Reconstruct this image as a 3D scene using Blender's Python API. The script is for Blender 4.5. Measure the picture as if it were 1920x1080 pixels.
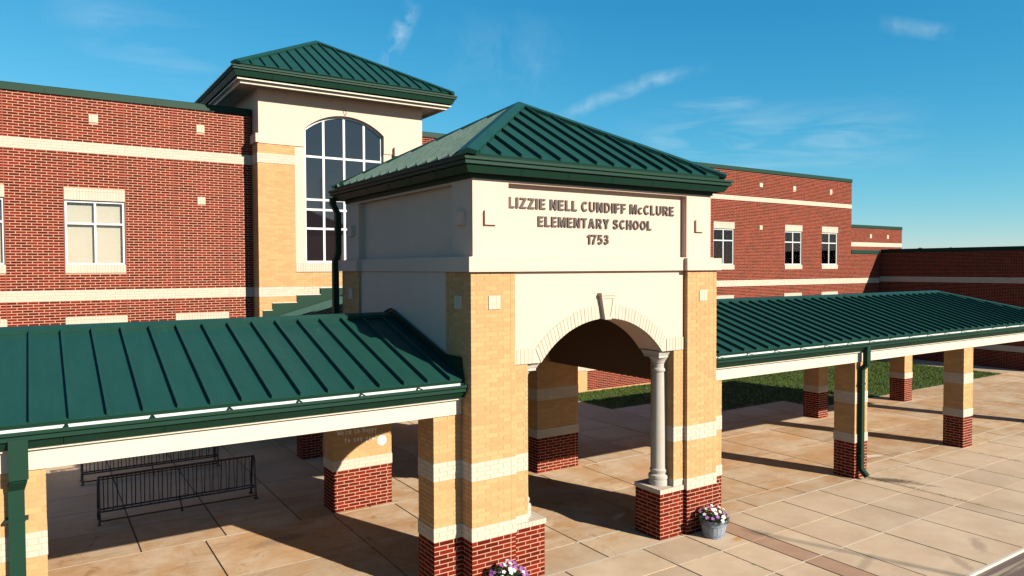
import bpy, bmesh, math, random
import numpy as np
from mathutils import Vector, Matrix
random.seed(7)
for o in list(bpy.data.objects):
    bpy.data.objects.remove(o)
SC = bpy.context.scene
COL = SC.collection

# ------------------------------------------------------------------ camera, sky, sun, exposure
CAM = Vector((-5.9, -10.15, 5.401))
cd = bpy.data.cameras.new('camera')
cam = bpy.data.objects.new('camera', cd)
COL.objects.link(cam)
R = Vector((0.834656, -0.550761, -0.003452)); U = Vector((0.018383, 0.021594, 0.999598)); F = Vector((0.550465, 0.834384, -0.028149))
M = Matrix((R, U, -F)).transposed().to_4x4()
M.translation = CAM
cam.matrix_world = M
cd.sensor_width = 36
cd.lens = 36 * 1359.27 / 1920
cd.clip_end = 2000
SC.camera = cam

SUN = Vector((0.37, -1.0, 0.548)).normalized()
EL = math.asin(SUN.z)
w = bpy.data.worlds.new('World'); SC.world = w; w.use_nodes = True
nt = w.node_tree; N = nt.nodes; L = nt.links
N.clear()
def nd(tree, typ, **k):
    n = tree.nodes.new(typ)
    for a, v in k.items():
        setattr(n, a, v)
    return n
sky = nd(nt, 'ShaderNodeTexSky', sky_type='NISHITA', sun_disc=False)
sky.sun_elevation = EL; sky.sun_rotation = math.atan2(SUN.x, SUN.y)
sky.altitude = 200; sky.air_density = 1.0; sky.dust_density = 0.0; sky.ozone_density = 4.0
# colour grade of the whole sky: the photograph's is a strong cyan blue that pales evenly to the horizon
sep = nd(nt, 'ShaderNodeSeparateColor'); com = nd(nt, 'ShaderNodeCombineColor')
L.new(sky.outputs[0], sep.inputs[0])
for i_, (pw, sc_) in enumerate(((1.75, 1.30), (.84, .90), (.60, .86))):
    p_ = nd(nt, 'ShaderNodeMath', operation='POWER'); m_ = nd(nt, 'ShaderNodeMath', operation='MULTIPLY'); q_ = nd(nt, 'ShaderNodeMath', operation='MULTIPLY')
    L.new(sep.outputs[i_], m_.inputs[0]); m_.inputs[1].default_value = .1
    L.new(m_.outputs[0], p_.inputs[0]); p_.inputs[1].default_value = pw
    L.new(p_.outputs[0], q_.inputs[0]); q_.inputs[1].default_value = sc_ * 9.35
    L.new(q_.outputs[0], com.inputs[i_])
tc = nd(nt, 'ShaderNodeTexCoord')
def math_n(op, a, b=None, c=None, tree=nt, clamp=False):
    n = nd(tree, 'ShaderNodeMath', operation=op, use_clamp=clamp)
    for i, v in enumerate((a, b, c)):
        if v is None: continue
        if isinstance(v, (int, float)): n.inputs[i].default_value = v
        else: tree.links.new(v, n.inputs[i])
    return n.outputs[0]
def dotn(vec):
    n = nd(nt, 'ShaderNodeVectorMath', operation='DOT_PRODUCT')
    L.new(tc.outputs['Generated'], n.inputs[0]); n.inputs[1].default_value = vec
    return n.outputs['Value']
nz = nd(nt, 'ShaderNodeTexNoise'); nz.inputs['Scale'].default_value = 24; nz.inputs['Detail'].default_value = 9; nz.inputs['Roughness'].default_value = 0.62; nz.inputs['Distortion'].default_value = 0.5
L.new(tc.outputs['Generated'], nz.inputs['Vector'])
nzh = nd(nt, 'ShaderNodeTexNoise'); nzh.inputs['Scale'].default_value = 1.; nzh.inputs['Detail'].default_value = 9; nzh.inputs['Roughness'].default_value = 0.6; nzh.inputs['Distortion'].default_value = 0.6
mph = nd(nt, 'ShaderNodeMapping'); mph.inputs['Scale'].default_value = (7, 7, 42); L.new(tc.outputs['Generated'], mph.inputs[0]); L.new(mph.outputs[0], nzh.inputs['Vector'])
nzw = nd(nt, 'ShaderNodeTexNoise'); nzw.inputs['Scale'].default_value = 5; nzw.inputs['Detail'].default_value = 3
L.new(tc.outputs['Generated'], nzw.inputs['Vector'])
wob = math_n('MULTIPLY', math_n('SUBTRACT', nzw.outputs[0], 0.5), 0.05)
def streak(p, q, half, soft, amt, lo=0.42, src=None):
    p = Vector(p).normalized(); q = Vector(q).normalized()
    m = (p + q).normalized(); a = (q - p).normalized(); b = m.cross(a).normalized()
    ext = (q - p).length / 2
    s = math_n('ABSOLUTE', math_n('SUBTRACT', dotn(a), a.dot(m)))
    t = math_n('ABSOLUTE', math_n('ADD', dotn(b), wob))
    ms = math_n('SUBTRACT', 1.0, math_n('DIVIDE', math_n('SUBTRACT', s, ext * 0.55), ext * 0.6), clamp=True)
    mt = math_n('SUBTRACT', 1.0, math_n('DIVIDE', math_n('SUBTRACT', t, half), soft), clamp=True)
    front = math_n('GREATER_THAN', dotn(m), 0.2)
    nn = math_n('MULTIPLY', math_n('SUBTRACT', (src or nz).outputs[0], lo), 3.2, clamp=True)
    return math_n('MULTIPLY', math_n('MULTIPLY', math_n('MULTIPLY', math_n('MULTIPLY', ms, mt), front), nn), amt)
cl = [streak((.4134, .8468, .3348), (.3886, .8834, .262), .002, .013, .60, .40),
      streak((.575, .79, .188), (.72, .65, .252), .001, .011, .36, .34),
      streak((.6676, .7261, .160), (.8766, .4559, .156), .010, .042, .34, .40, nzh),
      streak((.832, .475, .279), (.872, .415, .270), .001, .012, .27, .36),
      streak((.70, .68, .198), (.775, .60, .206), .002, .010, .34, .38, nzh),
      streak((.02, .96, .30), (.20, .95, .245), .01, .04, .16, .40, nzh),
      streak((.45, .85, .29), (.60, .77, .27), .01, .05, .10, .36)]
tot = cl[0]
for c_ in cl[1:]:
    tot = math_n('MAXIMUM', tot, c_)
mixc = nd(nt, 'ShaderNodeMix', data_type='RGBA')
L.new(tot, mixc.inputs['Factor']); L.new(com.outputs[0], mixc.inputs['A']); mixc.inputs['B'].default_value = (5.2, 6.6, 7.1, 1)
bg = nd(nt, 'ShaderNodeBackground'); bg.inputs['Strength'].default_value = 0.05
L.new(mixc.outputs['Result'], bg.inputs['Color'])
wo = nd(nt, 'ShaderNodeOutputWorld'); L.new(bg.outputs[0], wo.inputs['Surface'])

sl = bpy.data.lights.new('sun', 'SUN'); sl.energy = 5.0; sl.angle = math.radians(0.5); sl.color = (1.0, 0.92, 0.79)
so = bpy.data.objects.new('sun', sl); COL.objects.link(so)
so.rotation_euler = (-SUN).to_track_quat('-Z', 'Y').to_euler()
so.location = (10, -30, 25)
SC.view_settings.view_transform = 'Standard'; SC.view_settings.look = 'None'
SC.view_settings.exposure = 1.386; SC.view_settings.gamma = 1.0
SC.view_settings.use_curve_mapping = False

# ------------------------------------------------------------------ materials
def pm(name, col, rough=0.8, metal=0.0, var=0.0, scale=8.0, bump=0.0, bscale=60.0, spec=0.5, island=False, emit=None, coat=0):
    m = bpy.data.materials.new(name); m.use_nodes = True
    t = m.node_tree; b = t.nodes['Principled BSDF']
    b.inputs['Roughness'].default_value = rough; b.inputs['Metallic'].default_value = metal
    b.inputs['Specular IOR Level'].default_value = spec
    b.inputs['Coat Weight'].default_value = coat
    b.inputs['Base Color'].default_value = (*col, 1)
    if var or island:
        geo = nd(t, 'ShaderNodeNewGeometry')
        noise = nd(t, 'ShaderNodeTexNoise'); noise.inputs['Scale'].default_value = scale; noise.inputs['Detail'].default_value = 6; noise.inputs['Roughness'].default_value = 0.6
        t.links.new(geo.outputs['Position'], noise.inputs['Vector'])
        f = math_n('MULTIPLY_ADD', math_n('SUBTRACT', noise.outputs[0], 0.5, tree=t), 2 * var, 1.0, tree=t)
        if island:
            oi = nd(t, 'ShaderNodeObjectInfo')
            r = math_n('FRACT', math_n('ADD', geo.outputs['Random Per Island'], oi.outputs['Random'], tree=t), tree=t)
            f = math_n('MULTIPLY', f, math_n('MULTIPLY_ADD', r, island * 2, 1.0 - island, tree=t), tree=t)
        vm = nd(t, 'ShaderNodeVectorMath', operation='SCALE'); vm.inputs[0].default_value = col
        t.links.new(f, vm.inputs['Scale']); t.links.new(vm.outputs[0], b.inputs['Base Color'])
    if bump:
        geo = nd(t, 'ShaderNodeNewGeometry')
        n2 = nd(t, 'ShaderNodeTexNoise'); n2.inputs['Scale'].default_value = bscale; n2.inputs['Detail'].default_value = 4
        t.links.new(geo.outputs['Position'], n2.inputs['Vector'])
        bp = nd(t, 'ShaderNodeBump'); bp.inputs['Strength'].default_value = bump; bp.inputs['Distance'].default_value = 0.01
        t.links.new(n2.outputs[0], bp.inputs['Height']); t.links.new(bp.outputs[0], b.inputs['Normal'])
    return m
MT = {}
MT['red'] = pm('red_brick', (0.0882, 0.0078, 0.0025), .85, var=.25, scale=14, bump=.25, bscale=90, island=.36, spec=.04)
MT['tan'] = pm('tan_brick', (0.3269, 0.1889, 0.0857), .85, var=.12, scale=18, bump=.25, bscale=90, island=.10, spec=.06)
MT['white'] = pm('white_brick', (0.3378, 0.2826, 0.2219), .85, var=.08, scale=18, bump=.2, bscale=90, island=.05, spec=.2)
MT['mred'] = pm('pale_mortar', (0.3000, 0.1854, 0.1320), .95, var=.1, scale=6, spec=.1)
MT['mtan'] = pm('tan_mortar', (0.2993, 0.1970, 0.1069), .95, var=.12, scale=6, spec=.1)
MT['mwhite'] = pm('white_mortar', (0.2905, 0.2430, 0.1908), .95, var=.1, scale=6, spec=.1)
MT['stucco'] = pm('cream_stucco', (0.3984, 0.2944, 0.2334), .9, var=.035, scale=2.2, bump=.15, bscale=140, spec=.2)
MT['beam'] = pm('cream_paint', (0.3566, 0.3143, 0.2528), .6, var=.05, scale=3, spec=.3)
MT['roof'] = pm('green_roof_metal', (.0066, .0350, .0270), .46, var=.10, scale=1.3, spec=.22)
def streaks(m, scl, amt, bump=0., bscl=None):
    t = m.node_tree; b = t.nodes['Principled BSDF']; src = b.inputs['Base Color'].links[0].from_socket
    geo = nd(t, 'ShaderNodeNewGeometry')
    mp = nd(t, 'ShaderNodeMapping'); mp.inputs['Scale'].default_value = scl; t.links.new(geo.outputs['Position'], mp.inputs[0])
    n = nd(t, 'ShaderNodeTexNoise'); n.inputs['Scale'].default_value = 1.; n.inputs['Detail'].default_value = 7; n.inputs['Roughness'].default_value = .65; t.links.new(mp.outputs[0], n.inputs['Vector'])
    f = math_n('MULTIPLY_ADD', math_n('SUBTRACT', n.outputs[0], .5, tree=t), 2*amt, 1., tree=t)
    v = nd(t, 'ShaderNodeVectorMath', operation='SCALE'); t.links.new(src, v.inputs[0]); t.links.new(f, v.inputs['Scale']); t.links.new(v.outputs[0], b.inputs['Base Color'])
    if bump:
        mp2 = nd(t, 'ShaderNodeMapping'); mp2.inputs['Scale'].default_value = bscl; t.links.new(geo.outputs['Position'], mp2.inputs[0])
        n2 = nd(t, 'ShaderNodeTexNoise'); n2.inputs['Scale'].default_value = 1.; n2.inputs['Detail'].default_value = 2; t.links.new(mp2.outputs[0], n2.inputs['Vector'])
        bp = nd(t, 'ShaderNodeBump'); bp.inputs['Strength'].default_value = 1.; bp.inputs['Distance'].default_value = bump; t.links.new(n2.outputs[0], bp.inputs['Height']); t.links.new(bp.outputs[0], b.inputs['Normal'])
streaks(MT['roof'], (7, 1.2, 1.2), .22, .012, (5, 2.2, 2.2))
streaks(MT['stucco'], (2.2, 2.2, .35), .05)
streaks(MT['red'], (.7, .7, .35), .16)
streaks(MT['tan'], (1.2, 1.2, .5), .07)
MT['trim'] = pm('green_trim_metal', (.0045, .0225, .0130), .55, var=.06, scale=2, spec=.12)
MT['gal'] = pm('gutter_lining', (.3753, .3847, .3753), .4, var=.15, scale=5)
MT['frame'] = pm('white_window_frame', (.3753, .3753, .3753), .45, spec=.4)
MT['glass'] = pm('tinted_glass', (.0093, .0070, .0084), .03, spec=1.0)
MT['dark'] = pm('dark_interior', (.0057, .0047, .0047), .9)
MT['blind'] = pm('cream_blind', (.3472, .3237, .2815), .8, var=.05, scale=30)
MT['stone'] = pm('limestone', (0.2829, 0.2514, 0.2154), .8, var=.14, scale=7, bump=.15, bscale=80)
MT['bronze'] = pm('bronze_letter', (.040, .027, .021), .5, metal=.3, var=.1)
MT['steel'] = pm('weathered_steel', (.045, .048, .056), .24, metal=.75, var=.2, scale=20)
MT['zinc'] = pm('washed_grey_tub', (.1595, .1783, .2065), .7, var=.22, scale=12, bump=.2, bscale=40)
MT['hoop'] = pm('grey_hoop', (.1220, .1361, .1595), .6, var=.15, scale=12)
MT['leaf'] = pm('pansy_leaf', (.0164, .0399, .0084), .6, var=.3, scale=40, island=.4)
MT['pwhite'] = pm('white_petal', (.3753, .3753, .3566), .7, island=.08)
MT['ppurple'] = pm('purple_petal', (.1548, .0422, .1689), .7, island=.3)
MT['pyellow'] = pm('yellow_centre', (.2815, .2346, .0939), .7)
MT['soil'] = pm('potting_soil', (.0140, .0093, .0066), .95, var=.3, scale=40)
MT['chalk'] = pm('white_chalk', (.5855, .5562, .5123), .95, var=.1, scale=60)
MT['sealant'] = pm('pale_sealant', (0.2951, 0.2632, 0.2193), .9, var=.2, scale=9)
MT['thinseal'] = pm('thin_sealant', (0.3060, 0.2565, 0.2025), .9, var=.2, scale=9)
MT['redjoint'] = pm('red_sealant', (.1595, .0352, .0211), .8)
MT['base'] = pm('joint_dirt', (.0329, .0235, .0179), .95, var=.3, scale=6)
MT['kerb'] = pm('kerb_concrete', (.3472, .3097, .2627), .9, var=.12, scale=5)
MT['roofdeck'] = pm('roof_membrane', (.1407, .1361, .1267), .9, var=.1, scale=2)
MT['blade'] = pm('grass_blade', (0.0431, 0.0721, 0.0059), .85, var=.45, scale=.9, island=.45, spec=.08)
MT['brown'] = pm('shade_brown_paint', (.0704, .0352, .0150), .9, var=.1, scale=2)  # brown finish, toned darker to put the portico's deep interior shade into the colour
MT['lampw'] = pm('lamp_housing', (.2815, .2815, .2815), .5)

def concrete():
    m = bpy.data.materials.new('stained_concrete'); m.use_nodes = True
    t = m.node_tree; b = t.nodes['Principled BSDF']; b.inputs['Roughness'].default_value = .88; b.inputs['Specular IOR Level'].default_value = .2
    geo = nd(t, 'ShaderNodeNewGeometry'); pos = geo.outputs['Position']
    def noise(sc, det, ro=.6, dist=0., scl=None):
        n = nd(t, 'ShaderNodeTexNoise'); n.inputs['Scale'].default_value = sc; n.inputs['Detail'].default_value = det; n.inputs['Roughness'].default_value = ro; n.inputs['Distortion'].default_value = dist
        if scl:
            mp = nd(t, 'ShaderNodeMapping'); mp.inputs['Scale'].default_value = scl
            t.links.new(pos, mp.inputs['Vector']); t.links.new(mp.outputs[0], n.inputs['Vector'])
        else: t.links.new(pos, n.inputs['Vector'])
        return n.outputs[0]
    def ramp(v, a, c):
        n = nd(t, 'ShaderNodeMapRange', interpolation_type='SMOOTHSTEP'); n.inputs[1].default_value = a; n.inputs[2].default_value = c
        t.links.new(v, n.inputs[0]); return n.outputs[0]
    def mix(f, A, B):
        n = nd(t, 'ShaderNodeMix', data_type='RGBA')
        if isinstance(f, float): n.inputs['Factor'].default_value = f
        else: t.links.new(f, n.inputs['Factor'])
        for k, v in (('A', A), ('B', B)):
            if isinstance(v, tuple): n.inputs[k].default_value = (*v, 1)
            else: t.links.new(v, n.inputs[k])
        return n.outputs['Result']
    sx = nd(t, 'ShaderNodeSeparateXYZ'); t.links.new(pos, sx.inputs[0])
    oi = nd(t, 'ShaderNodeObjectInfo')
    col = mix(ramp(noise(.9, 9, .66), .30, .72), (.355, .272, .190), (.292, .214, .142))
    # walked and rained-on part under the roofs carries more clay-coloured dirt
    zone = math_n('MULTIPLY', ramp(sx.outputs[1], -.2, .9), math_n('SUBTRACT', 1.0, ramp(sx.outputs[1], 6., 8.5), tree=t), tree=t)
    clay = math_n('MULTIPLY', ramp(noise(.75, 10, .74, .4), .38, .62), math_n('MULTIPLY_ADD', zone, .75, .10, tree=t), tree=t)
    # clay
    col = mix(clay, col, (.2815, .1571, .0680))
    strk = math_n('MULTIPLY', ramp(noise(1.1, 10, .74, .8, (.45, 1.9, 1)), .50, .70), math_n('MULTIPLY_ADD', zone, .50, .12, tree=t), tree=t)
    col = mix(strk, col, (.185, .098, .046))
    rust = math_n('MULTIPLY', ramp(noise(1.7, 9, .7, 1.2, (1, .55, 1)), .56, .72), math_n('MULTIPLY_ADD', zone, .5, .22, tree=t), tree=t)
    col = mix(rust, col, (.1689, .0798, .0352))
    pale = math_n('MULTIPLY', ramp(noise(2.3, 7, .65), .62, .76), .35, tree=t)
    col = mix(pale, col, (.3378, .2674, .1970))
    spots = math_n('MULTIPLY', ramp(noise(9., 3), .70, .76), .35, tree=t)
    col = mix(spots, col, (.0798, .0539, .0352))
    dirt = math_n('MULTIPLY', ramp(noise(3.2, 10, .72, .4, (.5, 1.6, 1)), .60, .74), .32, tree=t)
    col = mix(dirt, col, (.1032, .0751, .0539))
    wobble = noise(13., 9, .78)
    def blot(cx, cy, rx, ry, ang, amt, colr, col):
        dx = math_n('SUBTRACT', sx.outputs[0], cx, tree=t); dy = math_n('SUBTRACT', sx.outputs[1], cy, tree=t)
        ca, sa = math.cos(ang), math.sin(ang)
        a = math_n('DIVIDE', math_n('ADD', math_n('MULTIPLY', dx, ca, tree=t), math_n('MULTIPLY', dy, sa, tree=t), tree=t), rx, tree=t)
        b2 = math_n('DIVIDE', math_n('SUBTRACT', math_n('MULTIPLY', dy, ca, tree=t), math_n('MULTIPLY', dx, sa, tree=t), tree=t), ry, tree=t)
        r = math_n('SQRT', math_n('ADD', math_n('MULTIPLY', a, a, tree=t), math_n('MULTIPLY', b2, b2, tree=t), tree=t), tree=t)
        r = math_n('ADD', r, math_n('MULTIPLY', math_n('SUBTRACT', wobble, .5, tree=t), 2.2, tree=t), tree=t)
        return mix(math_n('MULTIPLY', math_n('SUBTRACT', 1.0, ramp(r, .35, 1.05), tree=t), amt, tree=t), col, colr)
    for q in ((5.72, -.70, .30, .10, .2, .85, (.2951, .1393, .0369)), (12.05, -.25, .75, .26, -.9, .9, (.0615, .0410, .0295)), (12.35, -.9, .6, .12, -1.1, .6, (.0984, .0697, .0492)), (9.3, -3.5, .5, .16, .6, .6, (.1639, .1148, .0820)), (8.1, -3.75, .5, .14, .9, .55, (.1639, .1148, .0820)),
              (4.6, 1.6, .35, .12, .4, .5, (.5082, .4098, .3115)), (2.9, 2.0, .5, .2, .7, .4, (.4918, .4098, .3115)), (7.6, 3.8, .8, .5, .3, .5, (.2951, .1393, .0615)), (10.2, 3.3, 1.0, .5, .1, .45, (.2951, .1393, .0615)), (13.4, 2.2, 1.2, .35, .1, .45, (.2951, .1393, .0656)),
              (13.9, 1.35, .55, .16, -.3, .6, (.5410, .4918, .4262)), (-1.9, 4.3, .8, .25, .1, .5, (.0984, .0656, .0492)), (1.2, 3.6, .6, .3, .8, .35, (.1148, .0820, .0574)), (6.6, -2.8, .8, .12, .3, .4, (.1311, .0902, .0656))):
        col = blot(*q, col)
    f = math_n('MULTIPLY_ADD', oi.outputs['Random'], .20, .90, tree=t)
    f = math_n('MULTIPLY', f, math_n('MULTIPLY_ADD', noise(60, 3), .16, .92, tree=t), tree=t)
    vm = nd(t, 'ShaderNodeVectorMath', operation='SCALE'); t.links.new(col, vm.inputs[0]); t.links.new(f, vm.inputs['Scale'])
    t.links.new(vm.outputs[0], b.inputs['Base Color'])
    bp = nd(t, 'ShaderNodeBump'); bp.inputs['Strength'].default_value = .2; bp.inputs['Distance'].default_value = .006
    t.links.new(noise(45, 5), bp.inputs['Height']); t.links.new(bp.outputs[0], b.inputs['Normal'])
    return m
MT['concrete'] = concrete()
MT['redslab'] = pm('reddish_concrete', (.2252, .1314, .0798), .9, var=.22, scale=3.5, bump=.15)

def two_tone(name, a, b_, scale, scl, lo, hi, rough=.9):
    m = bpy.data.materials.new(name); m.use_nodes = True
    t = m.node_tree; b = t.nodes['Principled BSDF']; b.inputs['Roughness'].default_value = rough
    geo = nd(t, 'ShaderNodeNewGeometry'); mp = nd(t, 'ShaderNodeMapping'); mp.inputs['Scale'].default_value = scl
    n = nd(t, 'ShaderNodeTexNoise'); n.inputs['Scale'].default_value = scale; n.inputs['Detail'].default_value = 8; n.inputs['Roughness'].default_value = .62
    t.links.new(geo.outputs['Position'], mp.inputs[0]); t.links.new(mp.outputs[0], n.inputs['Vector'])
    r = nd(t, 'ShaderNodeMapRange', interpolation_type='SMOOTHSTEP'); r.inputs[1].default_value = lo; r.inputs[2].default_value = hi
    t.links.new(n.outputs[0], r.inputs[0])
    x = nd(t, 'ShaderNodeMix', data_type='RGBA'); x.inputs['A'].default_value = (*a, 1); x.inputs['B'].default_value = (*b_, 1)
    t.links.new(r.outputs[0], x.inputs['Factor']); t.links.new(x.outputs['Result'], b.inputs['Base Color'])
    return m
MT['road'] = two_tone('worn_road_edge', (.075, .047, .037), (.21, .165, .108), 1.4, (.18, 2.6, 1), .46, .60)
MT['lawn'] = two_tone('lawn_soil', (.0211, .0399, .0075), (.0798, .0586, .0235), .8, (1, 1, 1), .50, .75)
MT['earth'] = two_tone('far_ground', (.0751, .0610, .0422), (.0375, .0469, .0188), .05, (1, 1, 1), .4, .6)

def clear_glass():
    m = bpy.data.materials.new('clear_glass'); m.use_nodes = True
    t = m.node_tree; t.nodes.clear()
    tr = nd(t, 'ShaderNodeBsdfTransparent'); tr.inputs[0].default_value = (.94, .94, .92, 1)
    gl = nd(t, 'ShaderNodeBsdfGlossy'); gl.inputs['Roughness'].default_value = .02
    fr = nd(t, 'ShaderNodeFresnel'); fr.inputs[0].default_value = 1.5
    mx = nd(t, 'ShaderNodeMixShader'); o = nd(t, 'ShaderNodeOutputMaterial')
    t.links.new(fr.outputs[0], mx.inputs[0]); t.links.new(tr.outputs[0], mx.inputs[1]); t.links.new(gl.outputs[0], mx.inputs[2]); t.links.new(mx.outputs[0], o.inputs[0])
    return m
MT['clear'] = clear_glass()

# ------------------------------------------------------------------ building helpers
WL = {}
def reg(o, wl, parent):
    COL.objects.link(o); WL[o] = Vector(wl)
    if parent is not None:
        o.parent = parent; o.location = Vector(wl) - WL[parent]
    else:
        o.location = wl
    return o
def tag(o, label=None, cat=None, group=None, kind=None):
    if label: o['label'] = label
    if cat: o['category'] = cat
    if group: o['group'] = group
    if kind: o['kind'] = kind
    return o
def thing(name, label, cat, loc, group=None):
    o = bpy.data.objects.new(name, None); o.empty_display_size = .3
    reg(o, loc, None)
    return tag(o, label, cat, group)
class MB:
    def __init__(s): s.v = []; s.f = []
    def box(s, x0, y0, z0, x1, y1, z1):
        n = len(s.v)
        s.v += [(x0, y0, z0), (x1, y0, z0), (x1, y1, z0), (x0, y1, z0), (x0, y0, z1), (x1, y0, z1), (x1, y1, z1), (x0, y1, z1)]
        s.f += [(n, n+3, n+2, n+1), (n+4, n+5, n+6, n+7), (n, n+1, n+5, n+4), (n+1, n+2, n+6, n+5), (n+2, n+3, n+7, n+6), (n+3, n, n+4, n+7)]
        return s
    def loft(s, P, Q):
        n = len(s.v); k = len(P)
        s.v += [tuple(p) for p in P] + [tuple(q) for q in Q]
        s.f += [tuple(range(n, n+k))[::-1], tuple(range(n+k, n+2*k))]
        s.f += [(n+i, n+(i+1) % k, n+k+(i+1) % k, n+k+i) for i in range(k)]
        return s
    def ext(s, P, vec):
        vec = Vector(vec)
        return s.loft(P, [Vector(p) + vec for p in P])
    def tube(s, path, r, n=8, cap=True):
        path = [Vector(p) for p in path]; rings = []
        rr = r if isinstance(r, (list, tuple)) else [r] * len(path)
        for i, p in enumerate(path):
            d = (path[min(i+1, len(path)-1)] - path[max(i-1, 0)]).normalized()
            a = d.orthogonal().normalized() if abs(d.z) > .99 else d.cross(Vector((0, 0, 1))).normalized()
            b = d.cross(a).normalized()
            st = len(s.v)
            s.v += [tuple(p + a*math.cos(2*math.pi*j/n)*rr[i] + b*math.sin(2*math.pi*j/n)*rr[i]) for j in range(n)]
            rings.append(st)
        for q in range(len(rings)-1):
            A, B = rings[q], rings[q+1]
            s.f += [(A+j, A+(j+1) % n, B+(j+1) % n, B+j) for j in range(n)]
        if cap:
            s.f += [tuple(range(rings[0], rings[0]+n))[::-1], tuple(range(rings[-1], rings[-1]+n))]
        return s
    def lathe(s, cx, cy, prof, n=24):
        st = len(s.v)
        for (r, z) in prof:
            s.v += [(cx + r*math.cos(2*math.pi*j/n), cy + r*math.sin(2*math.pi*j/n), z) for j in range(n)]
        for i in range(len(prof)-1):
            A = st+i*n; B = A+n
            s.f += [(A+j, A+(j+1) % n, B+(j+1) % n, B+j) for j in range(n)]
        s.f += [tuple(range(st, st+n))[::-1], tuple(range(st+(len(prof)-1)*n, st+len(prof)*n))]
        return s
    def build(s, name, mat, parent=None, origin=None, smooth=False, fix=True):
        if origin is None:
            a = np.array(s.v); origin = Vector(((a[:, 0].min()+a[:, 0].max())/2, (a[:, 1].min()+a[:, 1].max())/2, a[:, 2].min()))
        origin = Vector(origin)
        me = bpy.data.meshes.new(name)
        me.from_pydata([Vector(p) - origin for p in s.v], [], s.f)
        if fix:
            bm = bmesh.new(); bm.from_mesh(me); bmesh.ops.recalc_face_normals(bm, faces=bm.faces); bm.to_mesh(me); bm.free()
        me.materials.append(MT[mat] if isinstance(mat, str) else mat)
        if smooth:
            me.polygons.foreach_set('use_smooth', [True]*len(me.polygons))
            me.set_sharp_from_angle(angle=math.radians(40))
        o = bpy.data.objects.new(name, me)
        return reg(o, origin, parent)
def box(name, mat, parent, x0, y0, z0, x1, y1, z1):
    return MB().box(x0, y0, z0, x1, y1, z1).build(name, mat, parent, fix=False)

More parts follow.
